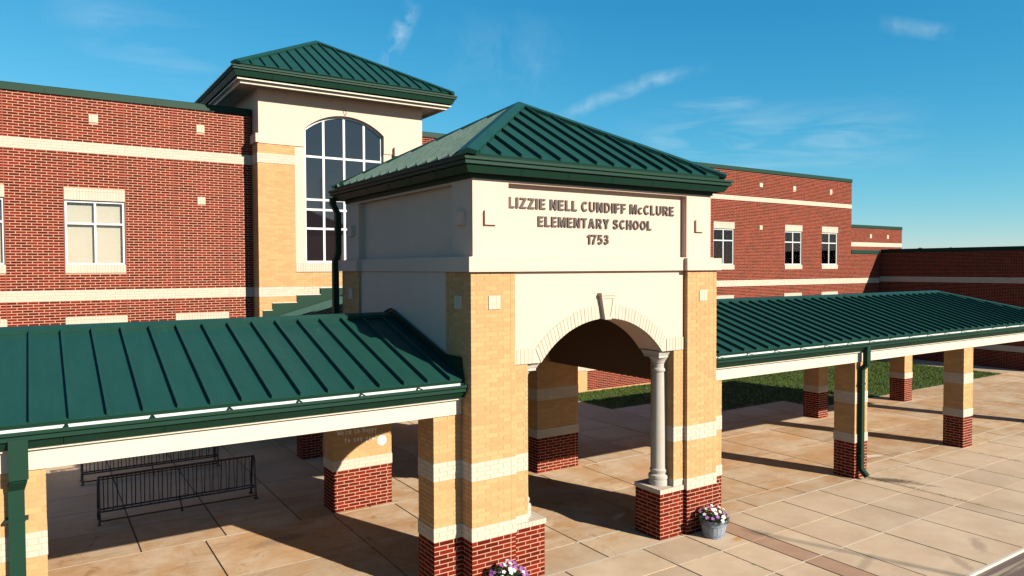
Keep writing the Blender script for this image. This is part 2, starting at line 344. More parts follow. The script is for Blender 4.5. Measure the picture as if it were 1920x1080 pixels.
C = .0762; BL = .254; J = .0155; T = .09; JK = {'red': .019, 'tan': .010, 'white': .009}      # course, brick length, joint, brick depth
NAMES = {'red': 'red_brick', 'tan': 'tan_brick', 'white': 'white_brick'}
class Bricks:
    def __init__(s, th, vis=None, limit=300):
        s.th = th; s.items = []; s.vis = vis or (lambda c, n: True); s.limit = limit
    def add(s, par, a, b, kind, n):
        s.items.append((par, a, b, kind, n))
    def emit(s):
        by = {}
        for it in s.items: by.setdefault(it[3], []).append(it)
        cache = {}
        for kind, its in by.items():
            sc = []
            for i, (par, a, b, k, n) in enumerate(its):
                c = Vector([(p+q)/2 for p, q in zip(a, b)]); d = CAM - c
                rel = -d; zc = rel.dot(F); vis = False
                if zc > 1:
                    uu = rel.dot(R)/zc; vv = rel.dot(U)/zc
                    vis = abs(uu) < .72 and abs(vv) < .41
                cs = d.normalized().dot(Vector(n))
                ln = max(b[0]-a[0], b[1]-a[1])
                ok = vis and cs > .05 and s.vis(c, n)
                sc.append((-(ln*cs/d.length_squared) if ok else 0, i))
            sc.sort()
            chosen = [i for v, i in sc[:s.limit] if v < 0]
            cs_ = set(chosen); rest = {}
            for i, (par, a, b, k, n) in enumerate(its):
                if i in cs_:
                    key = (kind,) + tuple(round((q-p)*1000) for p, q in zip(a, b))
                    if key not in cache:
                        h = [(q-p)/2 for p, q in zip(a, b)]
                        m_ = MB().box(-h[0], -h[1], -h[2], h[0], h[1], h[2])
                        me = bpy.data.meshes.new(NAMES[kind]); me.from_pydata(m_.v, [], m_.f); me.materials.append(MT[kind]); cache[key] = me
                    o = bpy.data.objects.new(NAMES[kind], cache[key])
                    reg(o, [(p+q)/2 for p, q in zip(a, b)], par)
                else:
                    rest.setdefault(par, MB()).box(*a, *b)
            for par, mb in rest.items():
                o = mb.build(NAMES[kind]+'work', kind, par, fix=False)
                o['kind'] = 'stuff'
    # one course along a face
    def course(s, par, ax, lo, hi, face, n, k, kind, proud=0., phase=None, holes=(), z0=0.):
        iv = [(lo, hi)]
        za, zb = z0+k*C, z0+(k+1)*C
        for (h0, h1, hz0, hz1) in holes:
            if hz0 < zb-.02 and hz1 > za+.02:
                nv = []
                for a, b in iv:
                    if h1 <= a or h0 >= b: nv.append((a, b)); continue
                    if h0 > a: nv.append((a, h0))
                    if h1 < b: nv.append((h1, b))
                iv = nv
        J = JK[kind]
        for a, b in iv:
            if b-a < .02: continue
            if phase is None: st = a
            else:
                off = phase + (k % 2)*BL/2
                st = off + math.floor((a-off)/BL)*BL
            edges = [a]; x = st+BL
            while x < b-1e-6:
                if x > a+.035: edges.append(x)
                x += BL
            if len(edges) > 1 and b-edges[-1] < .045: edges.pop()
            edges.append(b)
            for i in range(len(edges)-1):
                p = edges[i] + (J/2 if i else 0); q = edges[i+1] - (J/2 if i < len(edges)-2 else 0)
                if n[1] == -1: A, B = (p, face-proud, za), (q, face+T, zb-J)
                elif n[1] == 1: A, B = (p, face-T, za), (q, face+proud, zb-J)
                elif n[0] == -1: A, B = (face-proud, p, za), (face+T, q, zb-J)
                else: A, B = (face-T, p, za), (face+proud, q, zb-J)
                s.add(par, A, B, kind, n)
    def pier(s, name, x0, x1, y0, y1, segs, mort='mtan', z0=0., faces='fblr'):
        """segs: (k0, k1, kind, proud). Mortar core per segment joined as the pier's own mesh."""
        e = .0045
        kmax = max(g[1] for g in segs); kmin = min(g[0] for g in segs)
        core = MB()
        first = None; mats = {'red': 'mred', 'tan': 'mtan', 'white': 'mwhite'}
        par = None
        for (k0, k1, kind, pr) in segs:
            m_ = MB().box(x0+e-pr, y0+e-pr, z0+k0*C-.001*(k0 > kmin), x1-e+pr, y1-e+pr, z0+k1*C)
            if par is None:
                par = m_.build(name, mats[kind], s.th, origin=((x0+x1)/2, (y0+y1)/2, z0+kmin*C), fix=False)
            else:
                m_.build('mortar_core', mats[kind], par, fix=False)
            for k in range(k0, k1):
                ev = k % 2 == 0
                X0, X1, Y0, Y1 = x0-pr, x1+pr, y0-pr, y1+pr
                i = T+J
                fx = (X0, X1) if ev else (X0+i, X1-i); fy = (Y0+i, Y1-i) if ev else (Y0, Y1)
                if 'f' in faces: s.course(par, 0, *fx, Y0, (0, -1, 0), k, kind, z0=z0)
                if 'b' in faces: s.course(par, 0, *fx, Y1, (0, 1, 0), k, kind, z0=z0)
                if 'l' in faces: s.course(par, 1, *fy, X0, (-1, 0, 0), k, kind, z0=z0)
                if 'r' in faces: s.course(par, 1, *fy, X1, (1, 0, 0), k, kind, z0=z0)
        return par

def core_wall(th, name, mat, lo, hi, z0, z1, d0, d1, holes, axis=0):
    """wall slab with rectangular holes, split into boxes"""
    xs = sorted({lo, hi, *[min(max(h[i], lo), hi) for h in holes for i in (0, 1)]})
    m_ = MB()
    for a, b in zip(xs, xs[1:]):
        if b-a < 1e-6: continue
        hs = sorted([(h[2], h[3]) for h in holes if h[0] < (a+b)/2 < h[1]])
        z = z0
        for p, q in hs + [(z1, z1)]:
            p = min(p, z1)
            if p-z > 1e-6:
                if axis == 0: m_.box(a, d0, z, b, d1, p)
                else: m_.box(d0, a, z, d1, b, p)
            z = max(z, q)
    return m_.build(name, mat, th, fix=False)

def soldier_row(th, name, x0, x1, z0, z1, y, mat='white', proud=.012, w_=.0762):
    """a run of upright bricks standing side by side, joined into one lintel or sill"""
    m_ = MB(); n = max(1, round((x1-x0)/w_)); ww = (x1-x0)/n
    for i in range(n):
        a = x0+i*ww+.003; b = x0+(i+1)*ww-.003
        m_.box(a, y-proud-random.uniform(0, .003), z0, b, y+.09, z1)
    o = m_.build(name, mat, th, fix=False)
    box('mortar_core', 'mwhite', o, x0+.001, y-proud+.006, z0+.002, x1-.001, y+.088, z1-.002)
    return o
def window(th, x0, x1, z0, z1, y, vx, hz, pane='clear', blind='blind', fw=.055, drop=0.):
    """frame mesh carries its panes and blind"""
    m_ = MB()
    m_.box(x0, y, z0, x0+fw, y+.07, z1).box(x1-fw, y, z0, x1, y+.07, z1)
    m_.box(x0+fw, y, z0, x1-fw, y+.07, z0+fw).box(x0+fw, y, z1-fw, x1-fw, y+.07, z1)
    xs = [x0+fw]; zs = [z0+fw]
    for v in vx: m_.box(v-fw/2, y+.004, z0+fw, v+fw/2, y+.066, z1-fw); xs += [v-fw/2, v+fw/2]
    xs.append(x1-fw)
    for h in hz: zs += [h-fw/2, h+fw/2]
    zs.append(z1-fw)
    for i in range(0, len(xs), 2):
        for h in hz: m_.box(xs[i], y+.008, h-fw/2, xs[i+1], y+.062, h+fw/2)
    f = m_.build('window', 'frame', th, fix=False)
    for i in range(0, len(xs), 2):
        for j in range(0, len(zs), 2):
            box('pane', pane, f, xs[i]+.001, y+.032, zs[j]+.001, xs[i+1]-.001, y+.038, zs[j+1]-.001)
    if blind:
        b = MB(); z = z1-.02; zb = z0+drop
        while z > zb+.03:
            b.ext([(x0+.02, y+.145, z), (x0+.02, y+.135, z-.0275), (x0+.02, y+.137, z-.0275), (x0+.02, y+.147, z)], (x1-x0-.04, 0, 0)); z -= .0265
        b.build('blind', blind, f)
    return f

def roof_face(th, O, u, s, W, tops, sp=.406, phase=0., sh=.060, name='roof_panel', seams=True):
    O = Vector(O); u = Vector(u).normalized(); s = Vector(s).normalized(); n = u.cross(s).normalized()
    if n.z < 0: n = -n
    def TT(x):
        for (a, ta), (b, tb) in zip(tops, tops[1:]):
            if a-1e-6 <= x <= b+1e-6: return ta+(tb-ta)*(x-a)/(b-a) if b > a else ta
        return 0
    ed = [0.]; x = phase
    while x < W-.05:
        if x > .05: ed.append(x)
        x += sp
    ed.append(W)
    P = lambda a, t_: O+u*a+s*t_
    for i in range(len(ed)-1):
        a, b = ed[i], ed[i+1]
        pts = [(a, 0), (b, 0)]
        if TT(b) > .01: pts.append((b, TT(b)))
        pts += [(k, t_) for k, t_ in reversed(tops) if a+1e-4 < k < b-1e-4]
        if TT(a) > .01: pts.append((a, TT(a)))
        if len(pts) < 3: continue
        o = MB().ext([P(*q) for q in pts], -n*.018).build(name, 'roof', th)
        if seams and i > 0 and TT(a) > .1:
            h = .016
            MB().ext([P(a-h, -.004), P(a+h, -.004), P(a+h, -.004)+n*sh, P(a-h, -.004)+n*sh], s*(TT(a)-.01)).build('seam', 'roof', o)
def cap(th, P0, P1, n1, n2, wd=.15, h=.073, name='ridge_cap'):
    P0 = Vector(P0); P1 = Vector(P1); d = (P1-P0).normalized(); ds = []
    for n in (n1, n2):
        n = Vector(n).normalized(); k = n.cross(d).normalized()
        if k.z > 0 or (abs(k.z) < 1e-4): k = -k
        ds.append((k, n))
    (k1, m1), (k2, m2) = ds
    up = (m1+m2).normalized()*h*1.08
    Q = [P0+up, P0+k1*wd+m1*h, P0+k1*wd+m1*.002, P0-up*.1, P0+k2*wd+m2*.002, P0+k2*wd+m2*h]
    return MB().ext(Q, P1-P0).build(name, 'roof', th)
GP = [(0, -.115), (.115, -.115), (.128, -.11), (.128, -.062), (.117, -.058), (.117, -.050), (.145, -.047), (.15, -.04), (.15, 0), (.14, 0), (.14, -.035), (.107, -.05), (.107, -.1), (.008, -.1), (.008, -.02), (0, -.02)]
def eave(th, A, B, out, z, m0=0, m1=0, lower=.10, step=.95, rise=.060, lining='gal'):
    """gutter, back plate, drip edge and fascia boards from A to B (xy, on the fascia plane), mitred where m = 1"""
    A = Vector((*A, 0)); B = Vector((*B, 0)); out = Vector((*out, 0)); d = (B-A).normalized(); Ln = (B-A).length
    def seg(prof, s0, s1, e0, e1):
        P = [A+d*(s0-(o if e0 else 0))+out*o+Vector((0, 0, z+q)) for o, q in prof]
        Q = [A+d*(s1+(o if e1 else 0))+out*o+Vector((0, 0, z+q)) for o, q in prof]
        return P, Q
    gut = MB().loft(*seg(GP, 0, Ln, m0, m1)).build('gutter', 'trim', th)
    MB().loft(*seg([(.0095, -.085), (.014, -.085), (.014, rise-.04), (.0095, rise-.04)], .006, Ln-.006, m0, m1)).build('gutter_lining', lining, gut)
    MB().loft(*seg([(.0, rise-.039), (.026, rise-.039), (.034, rise-.002), (.0, rise-.002)], .003, Ln-.003, m0, m1)).build('drip_edge', 'trim', gut)
    x = .3
    while x < Ln-.1 and lining == 'gal':
        p = A+d*x; zz = Vector((0, 0, z)); k = Vector((0, 0, 1))
        MB().loft([p+out*.0145+zz+k*(rise-.042)-d*.016, p+out*.0145+zz+k*(rise-.042)+d*.016, p+out*.0145+zz+k*(rise-.05)+d*.016, p+out*.0145+zz+k*(rise-.05)-d*.016],
                  [p+out*.149+zz+k*.006-d*.022, p+out*.149+zz+k*.006+d*.022, p+out*.149+zz+k*.001+d*.022, p+out*.149+zz+k*.001-d*.016]).build('gutter_strap', 'trim', gut)
        x += step
    n = max(1, round(Ln/(step*1.15)))
    for i in range(n):
        a = Ln*i/n+(.004 if i else 0); b = Ln*(i+1)/n-(.004 if i < n-1 else 0)
        MB().loft(*seg([(-.03, -.125-lower), (.018, -.125-lower), (.088, -.126), (-.03, -.126)], a, b, m0 if i == 0 else 0, m1 if i == n-1 else 0)).build('fascia_board', 'trim', th)
        if i:
            MB().loft(*seg([(.01, -.128-lower*.97), (.021, -.128-lower*.97), (.091, -.129), (.08, -.129)], Ln*i/n-.028, Ln*i/n-.003, 0, 0)).build('fascia_clip', 'trim', th)

# ------------------------------------------------------------------ ground
def struct(o): o['kind'] = 'structure'; return o
gnd = struct(MB().box(-700, -500, -.6, 900, 900, -.2).build('ground', 'earth', None, origin=(0, 0, -.2), fix=False))
road = struct(box('road', 'road', None, -60, -26, -.5, 80, -4.112, -.045))
kerb = struct(box('kerb', 'kerb', None, -60, -4.110, -.5, 80, -4.056, .004))
pav = struct(box('pavement', 'base', None, -14.2, -4.05, -.12, 44, 14.18, -.016))
def slabs(xs, ys, skip=None):
    for a, b in zip(xs, xs[1:]):
        for c, d in zip(ys, ys[1:]):
            if skip and skip((a+b)/2, (c+d)/2): continue
            g = .0085; gx = .016
            mat = 'redslab' if (abs((a+b)/2-6.04) < .1 and d < .5) else 'concrete'
            m_ = MB()
            tz = random.uniform(-.0018, .0018)
            m_.ext([(a+gx, c+g, -.1), (b-gx, c+g, -.1), (b-gx, d-g, -.1), (a+gx, d-g, -.1)], (0, 0, .1+tz))
            m_.build('slab', mat, pav, fix=False)
FY = [-4.05, -2.12, -.95]
slabs([-14.2, -9, -6, -3, -1, .5, 1.88, 3.75, 4.93, 5.79, 6.3], FY+[0])
slabs([6.3, 7, 8.4, 9.83, 11.3, 11.85, 13.7, 15, 16.75, 18.5, 20.3, 22, 24, 26, 28, 30, 32, 34, 37, 40, 44], FY+[.3])
slabs([-14.2, -9.5, -5.85, -.52, .9, 2.95, 4.9, 6.3], [0, .93])
slabs([6.3, 7.6, 9.4, 11.3, 14, 17, 19.8, 22.4, 25, 28, 31, 34, 37, 40, 44], [.3, .93])
slabs([-14.2, -11, -8.5, -5.8, -3.15, -.52, .92, 2.95, 5.03, 6.45, 8.85, 12, 14.4, 17, 20.5, 23, 26, 29, 32, 34.5, 36.8], [.93, 3.03, 5.15])
slabs([-14.2, -11, -9, -7.4, -5.85, -4.28, -2.74, -1.2, .36, 1.75, 3.12, 5, 7, 8.77, 10.6, 12.4], [5.15, 6.82, 8.4, 9.8, 12.1, 14.15])
slabs([12.4, 15.4, 19.2, 22, 25, 28, 31, 34.2, 36.78], [5.15, 6.5])
slabs([12.4, 15.4], [6.5, 8.1, 9.5, 10.7]); slabs([15.4, 17.3, 19.2], [6.5, 8.1])
slabs([34.4, 36.78], [6.5, 8, 9.5, 11, 12.5, 14.15])
sj = MB(); sk = MB()
for (x0, x1, y) in [(-14, 11.3, -.95), (11.85, 44, -.95), (-14, 11.3, -2.12), (-14, 6.3, .93), (6.3, 44, .93), (.9, 4.9, 0), (-14, -.6, 0), (6.3, 44, .3), (-14, 36, 5.15), (-6, -.5, 3.03)]:
    hw = .014 if y in (.93, 0, .3) else .0085
    x = x0
    while x < x1:
        e = min(x1, x+random.uniform(.5, 1.6)); o_ = random.uniform(-.003, .003)
        if random.random() > (.05 if hw > .01 else .22):
            (sj if hw > .01 else sk).box(x, y-hw+o_, -.03, e-.004, y+hw+o_, .0035)
        x = e
sjo = sj.build('joint_sealant', 'sealant', pav, fix=False); sjo['kind'] = 'stuff'
sko = sk.build('joint_sealant', 'thinseal', pav, fix=False); sko['kind'] = 'stuff'
# weeds and grit in the joints
wd = MB()
for (x0, y0, x1, y1, n) in [(11.9, .2, 11.9, -2.6, 70), (13.7, .0, 13.75, -1.0, 10), (16.8, -.1, 16.8, -1.4, 26), (4.93, -.1, 4.9, -2.0, 24), (12, .3, 20, .3, 26)]:
    for i in range(n):
        t_ = random.random(); x = x0+(x1-x0)*t_+random.gauss(0, .012); y = y0+(y1-y0)*t_+random.gauss(0, .012)
        for q in range(3):
            a = random.uniform(0, 6.28); l = random.uniform(.015, .045)
            st = len(wd.v)
            wd.v += [(x-.006, y, -.01), (x+.006, y, -.01), (x+math.cos(a)*l, y+math.sin(a)*l, random.uniform(.01, .035))]; wd.f.append((st, st+1, st+2))
wo_ = wd.build('joint_weeds', 'blade', pav, fix=False); wo_['kind'] = 'stuff'
# lawn
LAWN = [(12.4, 10.7), (15.4, 10.7), (15.4, 8.1), (19.2, 8.1), (19.2, 6.5), (34.4, 6.5), (34.4, 14.17), (12.4, 14.17)]
lawn = struct(MB().ext([(x, y, -.1) for x, y in LAWN], (0, 0, .112)).build('lawn', 'lawn', None))
def inl(x, y):
    if not (12.4 < x < 34.4 and 6.5 < y < 14.15): return False
    if x < 15.4: return y > 10.7
    if x < 19.2: return y > 8.1
    return True
NB = 52000
rng = np.random.default_rng(3)
px = rng.uniform(12.4, 34.4, NB*2); py = rng.uniform(6.5, 14.15, NB*2)
keep = np.array([inl(a, b) for a, b in zip(px, py)]); px = px[keep][:NB]; py = py[keep][:NB]; nb = len(px)
edge = rng.normal(0, .035, (2, nb)); px = px+edge[0]; py = np.minimum(py+edge[1], 14.14)
ang = rng.uniform(0, 6.283, nb); ln = rng.uniform(.04, .095, nb); le = rng.uniform(0, .05, nb); wdt = rng.uniform(.008, .016, nb); la = rng.uniform(0, 6.283, nb)
V = np.zeros((nb, 3, 3))
V[:, 0] = np.stack([px-np.cos(ang)*wdt, py-np.sin(ang)*wdt, np.full(nb, .008)], 1)
V[:, 1] = np.stack([px+np.cos(ang)*wdt, py+np.sin(ang)*wdt, np.full(nb, .008)], 1)
V[:, 2] = np.stack([px+np.cos(la)*le, py+np.sin(la)*le, .012+ln], 1)
me = bpy.data.meshes.new('grass'); me.vertices.add(nb*3); me.vertices.foreach_set('co', V.ravel()); me.loops.add(nb*3); me.loops.foreach_set('vertex_index', np.arange(nb*3)); me.polygons.add(nb); me.polygons.foreach_set('loop_start', np.arange(nb)*3); me.update(calc_edges=True)
me.materials.append(MT['blade'])
tag(reg(bpy.data.objects.new('grass', me), (0, 0, 0), None), 'short green lawn grass between the walkway and the school wall', 'grass', kind='stuff')

# ------------------------------------------------------------------ school wings
def wing(name, label, x0, x1, yf, ztop, holes, bands, joints, tiles, vis, depth=9., sunk=(), coping=True, limit=300, split=None):
    th = thing(name, label, 'building', ((x0+x1)/2, yf, 0), 'brick wings of the school')
    kt = int(round(ztop/C))-2
    solid = [(h[0], h[1], h[2], h[3]) for h in holes]
    wl = core_wall(th, 'wall', 'mred', x0, x1, 0, kt*C, yf+.0045, yf+.4, solid)
    bs = Bricks(th, vis, limit)
    blocks = [h for h in holes] + [h for h in sunk] + list(tiles)
    segs = [x0]+sorted(joints)+[x1]
    for k in range(kt):
        wh = any(a <= k < b for a, b in bands)
        for a, b in zip(segs, segs[1:]):
            bs.course(wl, 0, a+(.006 if a != x0 else 0), b-(.006 if b != x1 else 0), yf, (0, -1, 0), k, 'white' if wh else 'red', proud=.006 if wh else 0, phase=.05, holes=blocks)
    bs.emit()
    for a, b in bands:
        box('band_mortar', 'mwhite', wl, x0+.001, yf-.0005, a*C-.007, x1-.001, yf+.006, b*C-.006) if not holes or all(not (h[2] < b*C and h[3] > a*C) for h in blocks) else None
    for j in joints:
        z_ = 0
        for a, b in list(bands)+[(kt, kt)]:
            box('control_joint', 'redjoint', wl, j-.009, yf-.0015, z_, j+.009, yf+.02, a*C-.008); z_ = b*C
    for (a, b, c, d) in tiles:
        soldier_row(th, 'accent_tile', a, b, c, d, yf, proud=.016)
    # body behind the brick face
    MB().box(x0, yf+.41, 0, x1, yf+.47, ztop-.3).build('inner_wall', 'dark', th, fix=False)
    MB().box(x0, yf+.48, ztop-.5, x1, yf+depth, ztop-.3).build('roof_deck', 'roofdeck', th, fix=False)
    MB().box(x0+.002, yf+depth-.3, 0, x1-.002, yf+depth-.002, ztop-.52).build('back_wall', 'red', th, fix=False)
    for xa, xb in ((x0+.001, x0+.28), (x1-.28, x1-.001)):
        MB().box(xa, yf+.402, 0, xb, yf+depth-.31, ztop-.52).build('end_wall', 'red', th, fix=False)
    # coping in lengths
    n = max(1, round((x1-x0)/3.05))
    for i in range(n):
        a = x0+(x1-x0)*i/n; b = x0+(x1-x0)*(i+1)/n
        zt = ztop
        MB().ext([(a+.003, yf-.045, kt*C-.03), (a+.003, yf-.035, zt-.02), (a+.003, yf-.02, zt), (a+.003, yf+.46, zt+.02), (a+.003, yf+.47, kt*C-.02), (a+.003, yf-.01, kt*C-.004)], (b-a-.006, 0, 0)).build('coping', 'trim', th)
    return th, wl
def lintel(th, x0, x1, z0, z1, y):
    soldier_row(th, 'lintel', x0, x1, z0, z1-.082, y, proud=.010)
    soldier_row(th, 'lintel', x0, x1, z1-.078, z1, y, proud=.010)

YW = 14.2
# left wing
ups = [(-8.06, -6.53), (-5.14, -3.60)]; lows = [(-8.06, -6.53), (-5.16, -3.58), (-2.26, -.70)]
hl = [(a, b, 5.29, 7.72) for a, b in ups] + [(a, b, 1.0, 4.01) for a, b in lows]
tl = [(-4.49, -4.25, 9.65, 9.87), (-1.59, -1.35, 9.65, 9.87), (-1.59, -1.35, 7.42, 7.64), (-7.42, -7.18, 9.65, 9.87)]
thL, wlL = wing('school_wing', 'sunlit two-storey red brick wing with blinds in its window, left of the tower', -14, .07, YW, 10.55, hl, [(59, 63), (115, 119)], [-9.5, -8.07, -6.54, -5.15, -3.585, -2.27, -.69], tl,
                lambda c, n: c.z > 4.0 and c.x > -7.2)
def fit_window(th, a, b, z0, z1, y, sill=True, pane='clear', blind='blind', drop=0., mul=None, hz=None):
    zl = z1-.33; zs = z0+.23
    lintel(th, a, b, zl, z1, y)
    soldier_row(th, 'sill', a, b, z0, zs, y, proud=.02)
    window(th, a+.012, b-.012, zs+.003, zl-.012, y+.05, [(a+b)/2] if mul is None else mul, [zs+(zl-zs)*.64] if hz is None else hz, pane, blind, drop=drop)
for a, b in ups: fit_window(thL, a, b, 5.29, 7.72, YW, drop=.04)
for a, b in lows: fit_window(thL, a, b, 1.0, 4.01, YW)
# right wing
JK['red'] = .0125
upr = [(8.2, 9.74), (22.05, 23.59), (27.65, 29.15), (30.93, 32.46)]
lor = [(8.2, 9.74), (12.45, 13.97), (18.6, 20.1), (22.05, 23.57), (27.62, 29.14), (30.94, 32.5)]
hr = [(a, b, 5.27, 7.64) for a, b in upr] + [(a, b, .95, 3.98) for a, b in lor]
tr_ = [(25.52, 25.77, 9.52, 9.74), (28.32, 28.56, 9.5, 9.72), (31.64, 31.87, 9.5, 9.72), (22.6, 22.84, 9.52, 9.74), (25.54, 25.77, 7.33, 7.55)]
thR, wlR = wing('school_wing', 'sunlit two-storey red brick wing with three dark windows, right of the sign', 5.87, 33.8, YW, 10.45, hr, [(12, 15), (58, 62), (115, 118)], [9.75, 13.98, 17.6, 22.04, 23.6, 27.63, 29.16, 30.92, 32.48], tr_,
                lambda c, n: (c.z < 1.0 and 13 < c.x < 18) or (c.x > 21 and c.z > 4), limit=300)
for i, (a, b) in enumerate(upr): fit_window(thR, a, b, 5.27, 7.64, YW, pane='clear', blind='blind', drop=[.4, .5, 1.0, .75][i], mul=[(a+b)/2], hz=[6.72])
for a, b in lor: fit_window(thR, a, b, .95, 3.98, YW, pane='glass', blind=None)
box('tan_panel', 'tan', thR, 13.2, YW-.012, 0.0, 14.05, YW+.004, .9)
box('base_course', 'tan', thR, 14.052, YW-.010, 0, 33.7, YW+.004, .06)
# low link at the far end of the right wing
thK, wlK = wing('school_wing', 'low sunlit brick link wall beyond the right wing end, partly in shadow', 33.803, 36.78, YW+.004, 6.36, [], [(12, 15), (58, 62)], [], [], lambda c, n: c.x > 33.8, depth=5)
# far upper block
thB, wlB = wing('school_wing', 'distant single brick block with two pale tiles, behind the right wing', 42.5, 50.0, 20.0, 8.42, [], [(90, 94)], [], [(45.6, 45.85, 7.5, 7.75), (47.9, 48.15, 7.48, 7.73)], lambda c, n: c.z > 6, depth=10, limit=120)
JK['red'] = .0135
# side wing in shade, running towards the viewer
XS = 36.8
thS = thing('school_wing', 'low brick wing in deep shade at the right edge', 'building', (40, 9.5, 0), 'brick wings of the school')
YE = 4.6
wlS = core_wall(thS, 'wall', 'mred', YE, YW, 0, 82*C, XS+.007, XS+.4, [], axis=1)
bs = Bricks(thS, lambda c, n: n[0] == -1 and c.y > 6.3, 300)
for k in range(82):
    wh = 12 <= k < 16 or 59 <= k < 63
    ev = k % 2 == 0
    bs.course(wlS, 1, YE+(0 if ev else T+J), YW-.01, XS-(.004 if wh else 0), (-1, 0, 0), k, 'white' if wh else 'red', phase=.1)
    bs.course(wlS, 0, XS+(T+J if ev else 0), XS+12, YE-(.004 if wh else 0), (0, -1, 0), k, 'white' if wh else 'red', phase=.1)
bs.emit()
for a, b in ((12, 16), (59, 63)): box('band_mortar', 'mwhite', wlS, XS+.0025, YE+.02, a*C-.005, XS+.006, YW-.02, b*C-.006)
box('front_wall', 'mred', thS, XS+.402, YE+.007, 0, XS+12, YE+.3, 82*C)
box('roof_deck', 'roofdeck', thS, XS+.41, YE+.31, 5.9, XS+12, YW+6, 6.1)
box('back_wall', 'red', thS, XS+12.002, YE+.05, 0, XS+12.3, YW+6, 6.2)
yy = YE
while yy < YW-.1:
    e = min(YW-.06, yy+3.1)
    MB().ext([(XS-.045, yy+.003, 82*C-.03), (XS-.03, yy+.003, 6.42), (XS+.46, yy+.003, 6.44), (XS+.47, yy+.003, 82*C-.02), (XS-.01, yy+.003, 82*C-.004)], (0, e-yy-.006, 0)).build('coping', 'trim', thS); yy = e
MB().ext([(XS+.48, YE-.045, 82*C-.03), (XS+.48, YE-.03, 6.42), (XS+.48, YE+.4, 6.44), (XS+.48, YE+.41, 82*C-.02)], (11.5, 0, 0)).build('coping', 'trim', thS)
lm = thing('wall_lamp', 'small pale lamp fixed high on the shaded brick wing', 'lamp', (XS-.1, 6.95, 3.15))
MB().box(XS-.06, 6.86, 3.10, XS-.008, 7.0, 3.30).build('back_plate', 'lampw', lm)
MB().ext([(XS-.28, 6.84, 3.20), (XS-.062, 6.84, 3.14), (XS-.062, 6.84, 3.28), (XS-.26, 6.84, 3.27)], (0, .18, 0)).build('lamp_head', 'lampw', lm)
MB().tube([(XS-.16, 6.93, 3.16), (XS-.16, 6.93, 3.08)], .03).build('sensor', 'lampw', lm)
for i, (y, x) in enumerate([(13.2, 39.5), (11.9, 40.5)]):
    v = thing('roof_vent', ['small dark vent cap on the shaded wing roof, left one', 'small dark vent cap on the shaded wing roof, right one'][i], 'vent', (x, y, 6.1), 'vents on the shaded wing roof')
    MB().lathe(x, y, [(.07, 6.1), (.07, 6.42)], 12).build('pipe', 'dark', v)
    MB().lathe(x, y, [(.16, 6.43), (.15, 6.49), (.05, 6.54)], 12).build('cowl', 'dark', v)

# ------------------------------------------------------------------ entrance tower
JK['red'] = .0165
TX0, TX1, TY = .08, 5.87, 13.5
thT = thing('entrance_tower', 'cream and tan tower with tall arched window and green hipped roof behind the portico', 'tower', ((TX0+TX1)/2, TY, 0))
bt = Bricks(thT, lambda c, n: c.z > 3.9 and c.x < 3 and n[1] == -1 or n[0] == -1 and c.z > 4, 300)
seg_t = [(0, 12, 'red', 0), (12, 15, 'white', .01), (15, 59, 'tan', 0), (59, 63, 'white', .008), (63, 115, 'tan', 0), (115, 119, 'white', .012), (119, 123, 'tan', 0)]
pL = bt.pier('brick_pier', TX0, 1.26, TY, 15.2, seg_t)
pR = bt.pier('brick_pier', 4.69, TX1, TY, 15.2, seg_t)
# brick wall below the tall window
wt = core_wall(thT, 'wall', 'mtan', 1.263, 4.687, 0, 5.28, TY+.037, TY+.4, [])
for k in range(69):
    bt.course(wt, 0, 1.266, 4.684, TY+.03, (0, -1, 0), k, 'white' if 59 <= k < 63 else 'tan', phase=.02)
bt.emit()
soldier_row(thT, 'sill', 1.264, 4.686, 5.285, 5.57, TY+.02, proud=.02)
# stucco wall with segmental opening
WX0, WX1, WS, WA, CX = 1.585, 4.365, 9.98, 10.52, 2.975
hs = (WX1-WX0)/2; rise = WA-WS; RA = (hs*hs+rise*rise)/(2*rise); ZC = WA-RA
def arc(r, zc, h, n=20, cx=CX):
    a = math.asin(min(1, h/r)); return [(cx+r*math.sin(-a+2*a*i/n), zc+r*math.cos(-a+2*a*i/n)) for i in range(n+1)]
aw = arc(RA, ZC, hs)
y0, y1 = TY+.012, TY+.4
MB().box(1.264, y0, 5.572, WX0, y1, 9.372).build('stucco_reveal', 'stucco', thT)
MB().box(WX1, y0, 5.572, 4.686, y1, 9.372).build('stucco_reveal', 'stucco', thT)
yu = TY-.02
top = MB().ext([(TX0+.03, yu, 9.376), (WX0, yu, 9.376)]+[(x, yu, z) for x, z in aw]+[(WX1, yu, 9.376), (TX1-.03, yu, 9.376), (TX1-.03, yu, 11.12), (TX0+.03, yu, 11.12)], (0, .42, 0))
top.build('stucco_wall', 'stucco', thT)
for xa, xb in ((TX0+.03, TX0+.4), (TX1-.4, TX1-.03)):
    MB().box(xa, yu+.421, 9.376, xb, 19.0, 11.12).build('side_wall', 'stucco', thT)
    MB().box(xa+.02, 15.21, 0, xb-.02, 19.0, 9.372).build('side_wall', 'tan', thT)
for a, b in ((TX0-.06, TX0+.16),):
    MB().box(a, TY-.03, 9.40, b, 15.0, 9.68).build('corner_ledge', 'stucco', thT)
MB().box(1.5, TY+.9, 0, 4.4, TY+.95, 10.9).build('inner_wall', 'dark', thT)
